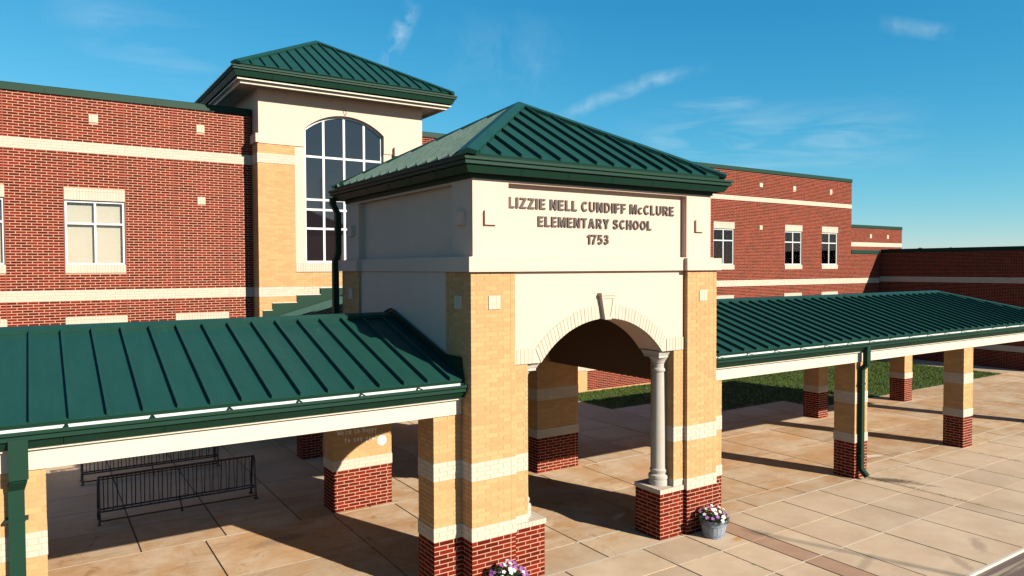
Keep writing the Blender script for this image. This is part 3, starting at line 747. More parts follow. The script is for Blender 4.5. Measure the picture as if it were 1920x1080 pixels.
# tall window
fw = .075; yw = TY+.13
fr = MB()
def bar(x0, z0, x1, z1, d=.0): fr.box(x0, yw+d, z0, x1, yw+.07-d, z1)
bar(WX0, 5.575, WX0+fw, WS); bar(WX1-fw, 5.575, WX1, WS); bar(WX0+fw, 5.575, WX1-fw, 5.575+fw)
ain = arc(RA-fw, ZC, hs-fw)
for i in range(20):
    fr.ext([(aw[i][0], yw, aw[i][1]), (aw[i+1][0], yw, aw[i+1][1]), (ain[i+1][0], yw, ain[i+1][1]), (ain[i][0], yw, ain[i][1])], (0, .07, 0))
mx = [2.26, 2.975, 3.69]; mz = [6.72, 7.35, 7.68, 9.10]
def ztop(x): return ZC+math.sqrt(max(0, (RA-fw)**2-(x-CX)**2))
for x in mx: fr.box(x-fw/2, yw+.003, 5.575+fw, x+fw/2, yw+.067, ztop(x)+.02)
xs = [WX0+fw]+[q for x in mx for q in (x-fw/2, x+fw/2)]+[WX1-fw]
for i in range(0, 8, 2):
    for z in mz: fr.box(xs[i], yw+.006, z-.035, xs[i+1], yw+.064, z+.035)
fro = fr.build('window', 'frame', thT)
zs = [5.575+fw]+[q for z in mz for q in (z-.035, z+.035)]
for i in range(0, 8, 2):
    for j in range(0, 8, 2): box('pane', 'glass', fro, xs[i], yw+.032, zs[j], xs[i+1], yw+.04, zs[j+1])
    n = 8; xx = [xs[i]+(xs[i+1]-xs[i])*q/n for q in range(n+1)]
    MB().ext([(xs[i], yw+.032, zs[8]), (xs[i+1], yw+.032, zs[8])]+[(x, yw+.032, ztop(x)+.01) for x in reversed(xx)], (0, .008, 0)).build('pane', 'glass', fro)
br_ = MB().tube([(2.975, yu-.01, 10.56), (2.975, yu-.09, 10.60), (2.94, yu-.1, 10.74)], .012, 6).build('bracket', 'dark', thT)
for (x, z) in ((4.72, 9.32),):
    MB().box(x, yu-.13, z, x+.24, yu, z+.3).build('accent_block', 'stucco', thT)
# tower eaves and roof
OV = .78; EX0, EX1, EY0 = TX0-OV, TX1+OV, TY-OV
EY1 = EY0+(EX1-EX0); ZG = 11.50
box('soffit', 'beam', thT, EX0+.02, EY0+.02, 11.125, EX1-.02, EY1-.02, 11.165)
for (a, b, c, d) in ((EX0+.13, EY0+.13, EX1-.13, EY0+.17), (EX0+.13, EY0+.172, EX0+.17, EY1-.13), (EX1-.17, EY0+.172, EX1-.13, EY1-.13)):
    box('cream_trim', 'beam', thT, a, b, 11.03, c, d, 11.124)
eave(thT, (EX0, EY0), (EX1, EY0), (0, -1), ZG, 1, 1, lower=.16, lining='trim')
eave(thT, (EX0, EY1), (EX0, EY0), (-1, 0), ZG, 1, 1, lower=.16, lining='trim')
eave(thT, (EX1, EY0), (EX1, EY1), (1, 0), ZG, 1, 1, lower=.16, lining='trim')
def hip_roof(th, x0, x1, y0, y1, ze, za, sp=.406, faces='fblr'):
    cx, cy = (x0+x1)/2, (y0+y1)/2; A = Vector((cx, cy, za))
    c = [Vector((x0, y0, ze)), Vector((x1, y0, ze)), Vector((x1, y1, ze)), Vector((x0, y1, ze))]
    nn = []
    for i in range(4):
        p, q = c[i], c[(i+1) % 4]; mid = (p+q)/2; s = A-mid; W = (q-p).length
        nn.append((q-p).cross(s).normalized())
        roof_face(th, p, q-p, s, W, [(0, 0), (W/2, s.length), (W, 0)], sp, phase=(W/2 % sp)+.02)
    for i in range(4):
        cap(th, c[i], A+(A-c[i]).normalized()*0, nn[i], nn[i-1], wd=.15, name='hip_cap')
    return nn
hip_roof(thT, EX0-.042, EX1+.042, EY0-.042, EY1+.042, ZG+.092, 13.74)

# ------------------------------------------------------------------ portico
W = 5.85
thP = thing('entrance_portico', 'cream and tan brick entrance portico with arched opening, school lettering and green hipped roof', 'portico', (W/2, W/2, 0))
def visP(c, n):
    if n[1] == -1: return (c.y < .3) or (4.9 < c.y < 5.6 and (c.x > 5 or c.z < 1.8) and c.z < 3)
    if n[0] == -1: return c.x < .2 and c.y < 1 or (4 < c.x < 5.1 and c.z < 4) or c.x < 1 and c.z > 4
    return False
bp_ = Bricks(thP, visP, 300)
SG = [(0, 12, 'red', 0), (12, 15, 'white', .012), (15, 25, 'tan', 0), (25, 29, 'white', .006), (29, 70, 'tan', 0)]
LOW = SG[:4]+[(29, 39, 'tan', 0)]
bp_.pier('pier', 0, .86, 0, .86, SG); bp_.pier('pier', W-.85, W, 0, .86, SG)
pcl = bp_.pier('pier', -.475, .92, 5.26, 5.86, LOW); bp_.pier('pier', 5.05, 6.41, 5.26, 5.86, LOW)
bp_.pier('upper_pier', 0, .88, 4.85, 5.85, [(39, 70, 'tan', 0)]); bp_.pier('upper_pier', W-.88, W, 4.85, 5.85, [(39, 70, 'tan', 0)])
# pilasters, pedestals
for xa, xb, pa, pb in ((.863, 1.175, .863, 1.52), (4.71, W-.853, 4.33, W-.853)):
    bp_.pier('pilaster', xa, xb, .09, .74, [(15, 25, 'tan', 0), (25, 29, 'white', .0), (29, 49, 'tan', 0)])
    bp_.pier('pedestal', pa, pb, .08, .78, [(0, 12, 'red', 0)])
    m_ = MB(); x = pa-.02; n = round((pb-pa)/.0762); ww = (pb-pa+.02)/n
    left = pa > 3
    e0 = pa-.02 if left else pa; e1 = pb if left else pb+.02
    ww = (e1-e0)/n
    for i in range(n):
        m_.box(e0+i*ww+.003, .055, 12*C+.001, e0+(i+1)*ww-.003, .42, 12*C+.09); m_.box(e0+i*ww+.003, .426, 12*C+.001, e0+(i+1)*ww-.003, .80, 12*C+.09)
    m_.build('pedestal_cap', 'white', thP, fix=False)
    box('cap_mortar', 'mwhite', thP, e0+.004, .06, 12*C+.002, e1-.004, .795, 12*C+.085)
    box('cap_base', 'white', thP, xa, .085, 12*C+.091, xb, .76, 15*C-.002)
bp_.emit()
# stone columns
for cx in (1.215, 4.63):
    cy = .42; zb = 12*C+.092; zt = 3.735
    prof = [(.205, zb), (.205, zb+.10), (.195, zb+.11), (.212, zb+.15), (.205, zb+.20), (.165, zb+.225), (.165, zb+.25), (.180, zb+.27), (.180, zb+.31), (.158, zb+.335),
            (.155, zb+.5), (.152, zb+1.05), (.144, zb+1.6), (.134, zt-.48), (.130, zt-.44), (.150, zt-.43), (.157, zt-.40), (.150, zt-.37), (.130, zt-.355), (.130, zt-.26), (.150, zt-.25), (.150, zt-.225), (.19, zt-.17), (.205, zt-.14)]
    co = MB().lathe(cx, cy, prof, 32).build('stone_column', 'stone', thP, smooth=True)
    MB().box(cx-.215, cy-.215, zt-.139, cx+.215, cy+.215, zt-.09).build('abacus', 'stone', co)
    MB().loft([(cx-.225, cy-.225, zt-.088), (cx+.225, cy-.225, zt-.088), (cx+.225, cy+.225, zt-.088), (cx-.225, cy+.225, zt-.088)],
              [(cx-.26, cy-.26, zt-.003), (cx+.26, cy-.26, zt-.003), (cx+.26, cy+.26, zt-.003), (cx-.26, cy+.26, zt-.003)]).build('abacus', 'stone', co)
# arch walls, front and back
ACX, AZC, RI, RO = W/2, 2.60, 1.86, 2.11
def arch_wall(y0, y1, front):
    hspan = math.sqrt(RI**2-(3.74-AZC)**2)
    a = arc(RI, AZC, hspan, 28, ACX)
    MB().ext([(.864, y0, 3.742)]+[(x, y0, z+.002) for x, z in a]+[(W-.864, y0, 3.742), (W-.864, y0, 5.33), (.864, y0, 5.33)], (0, y1-y0, 0)).build('arch_wall', 'stucco', thP)
    yi = y1+.001 if front else y0-.013
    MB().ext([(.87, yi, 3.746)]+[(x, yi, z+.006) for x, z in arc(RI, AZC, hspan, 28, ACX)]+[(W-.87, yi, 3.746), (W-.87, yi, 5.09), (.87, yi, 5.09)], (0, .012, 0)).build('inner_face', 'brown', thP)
arch_wall(.10, .74, True); arch_wall(5.3, 5.84, False)
# voussoirs
tha = math.asin(math.sqrt(RI**2-(3.74-AZC)**2)/RI); tho = math.acos((3.995-AZC)/RO)
nv = 42; gap = .0042
kw = .075
for i in range(nv):
    a0 = -tho+2*tho*i/nv; a1 = -tho+2*tho*(i+1)/nv
    if abs((a0+a1)/2) < kw: continue
    b0 = a0*tha/tho; b1 = a1*tha/tho
    pr = .012+random.uniform(0, .003)
    P = []
    for r, aa, s in ((RI-.004, b0, 1), (RI-.004, b1, -1), (RO, a1, -1), (RO, a0, 1)):
        aa += s*gap/r
        P.append((ACX+r*math.sin(aa), .10-pr, AZC+r*math.cos(aa)))
    MB().ext(P, (0, pr+.09, 0)).build('voussoir', 'white', thP)
ring = [(ACX+r*math.sin(a), .10-.006, AZC+r*math.cos(a)) for r, aa in ((RI+.002, tha-.005), (RO-.004, -tho+.005)) for a in [(-1 if r < 2 else 1)*(aa if r < 2 else -aa)*(1-2*i/24) for i in range(25)]]
MB().ext(ring, (0, .03, 0)).build('arch_mortar', 'mwhite', thP)
xl = ACX-RO*math.sin(tho); xi = ACX-RI*math.sin(tha)
for s in (-1, 1):
    xa, xb = (.866, xl) if s < 0 else (2*ACX-xl, W-.856)
    n = 6; ww = (xb-xa)/n
    for i in range(n):
        p, q = xa+i*ww+.003, xa+(i+1)*ww-.003
        MB().box(p, .10-.013-random.uniform(0, .003), 3.744, q, .19, 3.997).build('springer_brick', 'white', thP)
    box('springer_mortar', 'mwhite', thP, xa+.001, .094, 3.745, xb-.001, .18, 3.994)
# keystone
def kz(t): return (ACX-.075-.085*t, ACX+.075+.085*t)
zk0, zk1 = 4.44, 4.93
def kq(t): return ACX-.075-.085*t, ACX+.075+.085*t, zk0+(zk1-.05-zk0)*t
key = MB().ext([(kz(0)[0], .014, zk0), (kz(0)[1], .014, zk0), (kz(1)[1], .014, zk1-.05), (kz(1)[0], .014, zk1-.05)], (0, .106, 0)).build('keystone', 'white', thP)
bw = .032
def kp(t, e): a, b, z = kq(t); return (a+e, 0, z), (b-e, 0, z)
for quad in ([kp(0, 0)[0], kp(.12, 0)[0], kp(.12, 0)[1], kp(0, 0)[1]], [kp(.88, 0)[0], kp(1, 0)[0], kp(1, 0)[1], kp(.88, 0)[1]], [kp(.12, 0)[0], kp(.88, 0)[0], kp(.88, bw)[0], kp(.12, bw)[0]], [kp(.12, bw)[1], kp(.88, bw)[1], kp(.88, 0)[1], kp(.12, 0)[1]]):
    MB().ext(quad, (0, .0138, 0)).build('keystone_border', 'white', key)
MB().ext([(kz(1)[0]-.012, -.015, zk1-.049), (kz(1)[1]+.012, -.015, zk1-.049), (kz(1)[1]+.016, -.015, zk1), (kz(1)[0]-.016, -.015, zk1)], (0, .135, 0)).build('keystone_cap', 'white', key)
# side walls over the openings, ceiling
for xa, xb in ((.05, .70), (W-.70, W-.05)):
    MB().box(xa, .862, 3.08, xb, 4.848, 5.33).build('side_wall', 'stucco', thP)
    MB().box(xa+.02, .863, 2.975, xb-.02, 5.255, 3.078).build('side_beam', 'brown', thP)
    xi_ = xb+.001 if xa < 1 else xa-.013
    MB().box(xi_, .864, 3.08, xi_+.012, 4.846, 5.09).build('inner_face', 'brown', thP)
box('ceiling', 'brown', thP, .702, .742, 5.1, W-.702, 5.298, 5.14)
# belt course
def ledge(a, b, c, d, z0=5.334, z1=5.59):
    MB().loft([(a, b, z0), (c, b, z0), (c, d, z0), (a, d, z0)], [(a, b, z1-.012), (c, b, z1-.012), (c, d, z1-.012), (a, d, z1-.012)]).build('belt_course', 'stucco', thP)
e = .07
ledge(-e, -e, .93, .93); ledge(W-.93, -e, W+e, .93); ledge(-e, W-1.05, .93, W+e); ledge(W-.93, W-1.05, W+e, W+e)
ledge(.931, .02, W-.931, .6); ledge(.02, .931, .6, W-1.051); ledge(W-.6, .931, W-.02, W-1.051); ledge(.931, W-.6, W-.931, W-.02)
box('belt_cap', 'stucco', thP, .05, .05, 5.579, W-.05, W-.05, 5.592)
# upper walls with sunk panels
I = .09; D = .13
UZ0, UZ1 = 5.594, 6.912
PZ1 = 6.82
# corner blocks
pc = .70
for (a, b) in ((I, I), (W-I-pc, I), (I, W-I-pc), (W-I-pc, W-I-pc)):
    MB().box(a, b, UZ0, a+pc, b+pc, UZ1).build('upper_corner', 'stucco', thP)
MB().box(I+pc+.001, I+D, UZ0, W-I-pc-.001, I+D+.3, UZ1).build('sign_panel', 'stucco', thP)
MB().box(I+pc+.001, I+.001, PZ1, W-I-pc-.001, I+D-.002, UZ1).build('panel_head', 'stucco', thP)
MB().box(I+D, I+pc+.001, UZ0, I+D+.3, W-I-pc-.001, UZ1).build('upper_panel', 'stucco', thP)
MB().box(I+.001, I+pc+.001, PZ1, I+D-.002, W-I-pc-.001, UZ1).build('panel_head', 'stucco', thP)
MB().box(W-I-D-.3, I+pc+.001, UZ0, W-I-D, W-I-pc-.001, UZ1).build('upper_panel', 'stucco', thP)
MB().box(W-I-D+.002, I+pc+.001, PZ1, W-I-.001, W-I-pc-.001, UZ1).build('panel_head', 'stucco', thP)
MB().box(I+pc+.001, W-I-.3, UZ0, W-I-pc-.001, W-I, UZ1).build('upper_panel', 'stucco', thP)
# accent blocks on the upper corners
for x in (.30, 5.29):
    MB().box(x, I-.05, 6.11, x+.23, I, 6.345).build('accent_block', 'stucco', thP)
for y in (.33, 5.30):
    MB().box(I-.075, y, 6.11, I, y+.23, 6.345).build('accent_block', 'stucco', thP)
# three-brick tiles on the tan piers
for x in (.33, 5.33):
    for i in range(3): MB().box(x+i*.0762+.002, -.014, 4.715, x+(i+1)*.0762-.002, .02, 4.94).build('accent_brick', 'white', thP)
for y in (.30, 5.2):
    for i in range(3): MB().box(-.014, y+i*.0762+.002, 4.715, .02, y+(i+1)*.0762-.002, 4.94).build('accent_brick', 'white', thP)
# lettering
def ell(cx, cy, rx, ry, a0, a1, n=14):
    return [(cx+rx*math.cos(math.radians(a0+(a1-a0)*i/n)), cy+ry*math.sin(math.radians(a0+(a1-a0)*i/n))) for i in range(n+1)]
GL = {'L': (.52, [[(0, 0), (.52, 0), (.52, .17), (.21, .17), (.21, 1), (0, 1)]], []), 'I': (.21, [[(0, 0), (.21, 0), (.21, 1), (0, 1)]], []),
      'Z': (.6, [[(0, 0), (.6, 0), (.6, .17), (.25, .17), (.6, .84), (.6, 1), (.02, 1), (.02, .83), (.35, .83), (0, .16)]], []),
      'E': (.56, [[(0, 0), (.56, 0), (.56, .17), (.21, .17), (.21, .43), (.52, .43), (.52, .59), (.21, .59), (.21, .83), (.55, .83), (.55, 1), (0, 1)]], []),
      'F': (.54, [[(0, 0), (.21, 0), (.21, .42), (.50, .42), (.50, .58), (.21, .58), (.21, .83), (.54, .83), (.54, 1), (0, 1)]], []),
      'N': (.66, [[(0, 0), (.2, 0), (.2, .64), (.45, 0), (.66, 0), (.66, 1), (.46, 1), (.46, .36), (.21, 1), (0, 1)]], []),
      'M': (.82, [[(0, 0), (.19, 0), (.19, .72), (.33, 0), (.49, 0), (.63, .72), (.63, 0), (.82, 0), (.82, 1), (.55, 1), (.41, .32), (.27, 1), (0, 1)]], []),
      'T': (.6, [[(.195, 0), (.405, 0), (.405, .83), (.6, .83), (.6, 1), (0, 1), (0, .83), (.195, .83)]], []),
      'H': (.64, [[(0, 0), (.21, 0), (.21, .42), (.43, .42), (.43, 0), (.64, 0), (.64, 1), (.43, 1), (.43, .59), (.21, .59), (.21, 1), (0, 1)]], []),
      'Y': (.68, [[(.235, 0), (.445, 0), (.445, .38), (.68, 1), (.455, 1), (.34, .6), (.225, 1), (0, 1), (.235, .38)]], []),
      'A': (.72, [[(0, 0), (.21, 0), (.36, .72), (.36, 1), (.25, 1)], [(.72, 0), (.47, 1), (.36, 1), (.36, .72), (.51, 0)], [(.256, .22), (.464, .22), (.43, .38), (.29, .38)]], []),
      'C': (.66, [], [(ell(.36, .5, .26, .41, 42, 318, 20), 0)]), 'c': (.66, [], [(ell(.36, .5, .26, .41, 42, 318, 20), 0)]), 'U': (.66, [], [([(.105, 1), (.105, .36)]+ell(.33, .36, .225, .27, 190, 350, 10)+[(.555, .36), (.555, 1)], 0)]),
      'O': (.72, [], [(ell(.36, .5, .26, .41, 0, 342, 19), 1)]), 'D': (.66, [], [([(.105, .085), (.3, .085)]+ell(.3, .5, .255, .415, -78, 78, 10)+[(.3, .915), (.105, .915)], 1)]),
      'R': (.66, [[(.30, .405), (.49, .405), (.68, 0), (.45, 0)]], [([(.105, 0), (.105, .915), (.38, .915)]+ell(.38, .70, .17, .215, 70, -70, 8)+[(.38, .49), (.215, .49)], 0)]),
      'S': (.62, [], [([(.53, .74), (.47, .87), (.31, .915), (.16, .87), (.115, .75), (.16, .62), (.31, .54), (.47, .44), (.515, .28), (.46, .14), (.31, .085), (.14, .13), (.085, .28)], 0)]),
      '1': (.42, [[(.2, 0), (.41, 0), (.41, 1), (.26, 1), (.05, .84), (.05, .68), (.2, .75)]], []), '7': (.58, [[(0, 1), (.58, 1), (.58, .86), (.37, .45), (.30, 0), (.08, 0), (.16, .45), (.36, .83), (0, .83)]], []),
      '5': (.6, [], [([(.53, .915), (.15, .915), (.115, .53), (.23, .59), (.37, .58), (.48, .47), (.495, .30), (.42, .14), (.28, .085), (.14, .13), (.09, .24)], 0)]),
      '3': (.6, [], [([(.10, .76), (.16, .87), (.29, .915), (.42, .87), (.46, .74), (.40, .60), (.28, .535), (.42, .46), (.49, .32), (.44, .16), (.29, .085), (.14, .12), (.08, .26)], 0)])}
def ribbon(m_, pts, hw, closed, tf, dep):
    P = [Vector(p) for p in pts]; n = len(P); Lf = []; Rt = []
    for i in range(n):
        a = P[i-1] if (i or closed) else None; b = P[(i+1) % n] if (i < n-1 or closed) else None
        d1 = (P[i]-a).normalized() if a is not None else None; d2 = (b-P[i]).normalized() if b is not None else None
        d1 = d1 or d2; d2 = d2 or d1
        n1 = Vector((-d1.y, d1.x)); n2 = Vector((-d2.y, d2.x)); mi = (n1+n2).normalized(); k = hw/max(.45, mi.dot(n1))
        Lf.append(P[i]+mi*k); Rt.append(P[i]-mi*k)
    st = len(m_.v)
    for p in Lf+Rt: m_.v.append(tf(p, -dep))
    for p in Lf+Rt: m_.v.append(tf(p, 0))
    k = 2*n; rg = range(n if closed else n-1)
    for i in rg:
        j = (i+1) % n
        m_.f += [(st+i, st+j, st+n+j, st+n+i), (st+k+i, st+k+n+i, st+k+n+j, st+k+j), (st+i, st+k+i, st+k+j, st+j), (st+n+i, st+n+j, st+k+n+j, st+k+n+i)]
    if not closed:
        m_.f += [(st, st+n, st+k+n, st+k), (st+n-1, st+k+n-1, st+k+2*n-1, st+2*n-1)]
def letters(txt, x0, x1, zb, h, y):
    adv = 0; pos = []
    for ch in txt:
        if ch == ' ': adv += .30; continue
        sc_ = .74 if ch == 'c' else 1.; pos.append((ch, adv, sc_)); adv += GL[ch][0]*sc_+.145
    tot = adv-.145; kx = (x1-x0)/tot
    for ch, a, sc_ in pos:
        tf = lambda p, dd: (x0+(a+p[0]*sc_)*kx, y+dd, zb+p[1]*sc_*h)
        m_ = MB()
        for pl in GL[ch][1]: m_.loft([tf(p, -.025) for p in pl], [tf(p, -.002) for p in pl])
        for rb, cl_ in GL[ch][2]: ribbon(m_, rb, .088, cl_, tf, .0245)
        m_.build('letter', 'bronze', thP)
yl = I+D
letters('LIZZIE NELL CUNDIFF McCLURE', .87, 4.82, 6.42, .185, yl)
letters('ELEMENTARY SCHOOL', 1.48, 4.20, 6.12, .18, yl); letters('1753', 2.58, 3.11, 5.825, .18, yl)
# eaves and roof
fz = 7.165; fo = .09
for A_, B_, o_ in (((-fo+I, -fo+I), (W+fo-I, -fo+I), (0, -1)), ((-fo+I, W+fo-I), (-fo+I, -fo+I), (-1, 0)), ((W+fo-I, -fo+I), (W+fo-I, W+fo-I), (1, 0)), ((W+fo-I, W+fo-I), (-fo+I, W+fo-I), (0, 1))):
    q = .08
    sh = Vector((o_[0]*q, o_[1]*q)); dd = (Vector(B_)-Vector(A_)).normalized()*q
    eave(thP, Vector(A_)+sh-dd, Vector(B_)+sh+dd, o_, fz, 1, 1, lower=.11, lining='trim', rise=.055)
box('soffit', 'trim', thP, -.06, -.06, 6.942, W+.06, W+.06, 6.965)
box('frieze', 'trim', thP, I-.03, I-.03, 6.862, W-I+.03, W-I+.03, 6.941)
hip_roof(thP, -.122, W+.122, -.122, W+.122, fz+.070, 8.905)
# downspout at the back left corner
def downspout(th, pts, w_=.10, d_=.075, name='downspout', shoe=None, straps=()):
    m_ = MB()
    for p, q in zip(pts, pts[1:]):
        p = Vector(p); q = Vector(q); d = (q-p).normalized()
        ax = Vector((1, 0, 0)); ay = d.cross(ax).normalized()
        m_.loft([p+ax*a*w_/2+ay*b*d_/2-d*.002 for a, b in ((-1, -1), (1, -1), (1, 1), (-1, 1))], [q+ax*a*w_/2+ay*b*d_/2+d*.002 for a, b in ((-1, -1), (1, -1), (1, 1), (-1, 1))])
    o = m_.build(name, 'trim', th)
    for (x, y, z) in straps:
        MB().box(x-w_/2-.035, y-d_/2-.005, z-.014, x+w_/2+.035, y+d_/2+.012, z+.014).build('strap', 'trim', o)
    return o
downspout(thP, [(-.16, 5.98, 7.0), (-.16, 5.98, 6.86), (-.04, 6.0, 6.66), (-.04, 6.0, 5.75), (-.10, 6.02, 5.55), (-.10, 6.02, 4.2)], .13, .12)

# chalk greeting on the back left pier
ST = {'W': [[(0, 1), (.25, 0), (.5, .7), (.75, 0), (1, 1.05)]], 'e': [[(.05, .3), (.7, .36), (.55, .62), (.2, .6), (.05, .3), (.25, 0), (.7, .08)]], "'": [[(.2, 1), (.15, .8)]], 'r': [[(.1, .6), (.15, 0)], [(.12, .4), (.3, .58), (.6, .55)]],
      's': [[(.6, .58), (.2, .62), (.1, .4), (.55, .25), (.5, .02), (.05, .04)]], 'o': [[(.3, .6), (.05, .3), (.3, 0), (.6, .3), (.35, .62)]], 'h': [[(.1, 1), (.12, 0)], [(.1, .5), (.5, .55)], [(.52, .95), (.5, 0)]],
      'a': [[(.55, .55), (.15, .5), (.1, .05), (.5, .15), (.55, .6), (.62, 0)]], 'p': [[(.1, .6), (.12, -.4)], [(.1, .55), (.5, .5), (.45, .1), (.12, .1)]], 'y': [[(.1, .6), (.3, .15)], [(.6, .65), (.15, -.4)]],
      't': [[(.3, .95), (.28, 0)], [(0, .6), (.6, .62)]], 'u': [[(.1, .6), (.12, .08), (.4, .02), (.55, .6), (.6, 0)]], '!': [[(.2, .95), (.18, .3)], [(.17, .08), (.17, .02)]], ' ': []}
def chalk(txt, x, z, s, adv, y, slope=0.):
    m_ = MB()
    for ch in txt:
        for ln_ in ST[ch]:
            for p, q in zip(ln_, ln_[1:]):
                a = Vector((x+p[0]*s*.62, y, z+p[1]*s)); b = Vector((x+q[0]*s*.62, y, z+q[1]*s)); d = (b-a).normalized(); k = Vector((-d.z, 0, d.x))*.0075
                m_.ext([a-k, b-k, b+k, a+k], (0, -.0022, 0))
        x += adv*(1.25 if ch == 'W' else .45 if ch in "'!" else .75 if ch == ' ' else 1.); z += slope
    return m_
ck = thing('chalk_greeting', 'white chalk greeting and filled circle drawn on the tan pier under the walkway', 'chalk drawing', (.1, 5.255, 1.4))
chalk("We're so happy", -.37, 1.70, .125, .072, 5.2585).build('chalk_line', 'chalk', ck)
chalk("to see you!", -.20, 1.52, .115, .076, 5.2585).build('chalk_line', 'chalk', ck)
MB().ext([(.685+.105*math.cos(a*.2618)*(1+.05*math.sin(a*2.3)), 5.2585, 1.465+.115*math.sin(a*.2618)*(1+.05*math.cos(a*1.7))) for a in range(24)], (0, -.0022, 0)).build('chalk_circle', 'chalk', ck)

# ------------------------------------------------------------------ covered walkways
RY, RZ = 3.10, 4.46; FYE = .235; ZGW = 3.49; RE = .193
SL = (RZ-(ZGW+.078))/(RY-RE); BYE = 2*RY-FYE
KS = SG[:4]+[(29, 39, 'tan', 0)]
def walkway(name, label, x0, x1, hip_right, cols_f, cols_b, vis, limit=300):
    th = thing(name, label, 'walkway', ((x0+x1)/2, RY, 0), 'covered walkways at the entrance')
    bs = Bricks(th, vis, limit)
    for a in cols_f: bs.pier('column', a, a+.56 if a > 0 or a < -1 else -.004, .335, .905, KS)
    for a in cols_b: bs.pier('column', a, a+.57, 5.26, 5.86, KS)
    bs.emit()
    ss = Vector((0, RY-RE, RZ-(ZGW+.078))); Ls = ss.length
    hx = x1-.035 if not hip_right else x1
    Wd = x1-x0
    ze = ZGW+.078
    nf = Vector((0, -SL, 1)); nb_ = Vector((0, SL, 1))
    if hip_right:
        h = RY-RE
        roof_face(th, (x0, RE, ze), (1, 0, 0), ss, Wd+.042, [(0, Ls), (Wd+.042-h, Ls), (Wd+.042, 0)], phase=.3)
        roof_face(th, (x1+.042, 2*RY-RE, ze), (-1, 0, 0), (0, -ss.y, ss.z), Wd+.042, [(0, 0), (h, Ls), (Wd+.042, Ls)], phase=.3)
        roof_face(th, (x1+.042, RE, ze), (0, 1, 0), (-ss.y, 0, ss.z), 2*h, [(0, 0), (h, Ls), (2*h, 0)], phase=.2)
        pk = (x1+.042-h, RY, RZ); nr = Vector((SL, 0, 1))
        cap(th, (x0, RY, RZ), pk, nf, nb_, wd=.13)
        cap(th, (x1+.042, RE, ze), pk, nf, nr, wd=.12, name='hip_cap'); cap(th, (x1+.042, 2*RY-RE, ze), pk, nb_, nr, wd=.12, name='hip_cap')
        eave(th, (x0, FYE), (x1, FYE), (0, -1), ZGW, 0, 1); eave(th, (x1, FYE), (x1, BYE), (1, 0), ZGW, 1, 1); eave(th, (x1, BYE), (x0, BYE), (0, 1), ZGW, 1, 0)
    else:
        roof_face(th, (x0, RE, ze), (1, 0, 0), ss, Wd, [(0, Ls), (Wd, Ls)], phase=(Wd-.46) % .4)
        roof_face(th, (x1, 2*RY-RE, ze), (-1, 0, 0), (0, -ss.y, ss.z), Wd, [(0, Ls), (Wd, Ls)], phase=.46)
        cap(th, (x0, RY, RZ), (x1, RY, RZ), nf, nb_, wd=.13)
        eave(th, (x0, FYE), (x1, FYE), (0, -1), ZGW, 0, 0); eave(th, (x1, BYE), (x0, BYE), (0, 1), ZGW, 0, 0)
    xe = x1-.1 if hip_right else x1
    # beams, soffit and ceiling
    box('beam', 'beam', th, x0, .31, 2.975, xe, .93, 3.225)
    box('beam', 'beam', th, x0, 5.25, 2.975, xe, 5.88, 3.225)
    if hip_right: box('beam', 'beam', th, xe-.6, .931, 2.975, xe, 5.249, 3.224)
    box('soffit', 'beam', th, x0, FYE+.02, 3.228, x1-(.02 if hip_right else 0), BYE-.02, 3.256)
    return th
thWL = walkway('covered_walkway', 'green metal walkway roof on brick columns, left of the portico', -13.5, -.012, False, [-.52, -6.38, -12.2], [-6.38, -12.2],
               lambda c, n: (n[1] == -1 or (n[0] == -1 and c.x > -1)) and c.y < 1)
thWR = walkway('covered_walkway', 'long green metal walkway roof on brick columns, right of the portico', W+.012, 23.85, True, [W+.004, 11.42, 17.03, 22.65], [11.62, 17.29, 22.99],
               lambda c, n: c.x > 10 and c.z < 3)
# apron flashing where the walkway roofs meet the portico
for sx_, th in ((-1, thWL), (1, thWR)):
    xf = -.012 if sx_ < 0 else W+.012
    zr = lambda y: ZGW+.078+SL*(min(y, 2*RY-y)-RE)
    P = [(RY, zr(RY)+.14), (.86, zr(.86)+.14), (.30, zr(.86)+.14), (.22, zr(.22)+.03), (.22, zr(.22)+.0), (RY, zr(RY))]
    Q = [(2*RY-y, z) for y, z in P]
    for pts in (P, Q):
        MB().ext([(xf-.004*sx_, y, z) for y, z in pts], (sx_*.022, 0, 0)).build('flashing', 'trim', th)
        # turned-out top edge
        for (ya, za), (yb, zb) in zip(pts[:2], pts[1:3]):
            MB().ext([(xf-.004*sx_, ya, za+.001), (xf-.004*sx_, yb, zb+.001), (xf-.004*sx_, yb, zb+.012), (xf-.004*sx_, ya, za+.012)], (sx_*.055, 0, 0)).build('flashing_edge', 'trim', th)
# downspouts on columns
def ds_front(th, x, k=1.):
    downspout(th, [(x+.03, .155, 3.40), (x+.03, .155, 2.92)], .15*k, .12)
    downspout(th, [(x+.03, .155, 2.925), (x, .26, 2.80)], .13*k, .10)
    downspout(th, [(x, .265, 2.80), (x, .265, .24), (x, .10, .09)], .125*k, .10, straps=[(x, .265, 2.42), (x, .265, .6)])
ds_front(thWL, -6.12, 1.3); ds_front(thWR, 11.60)

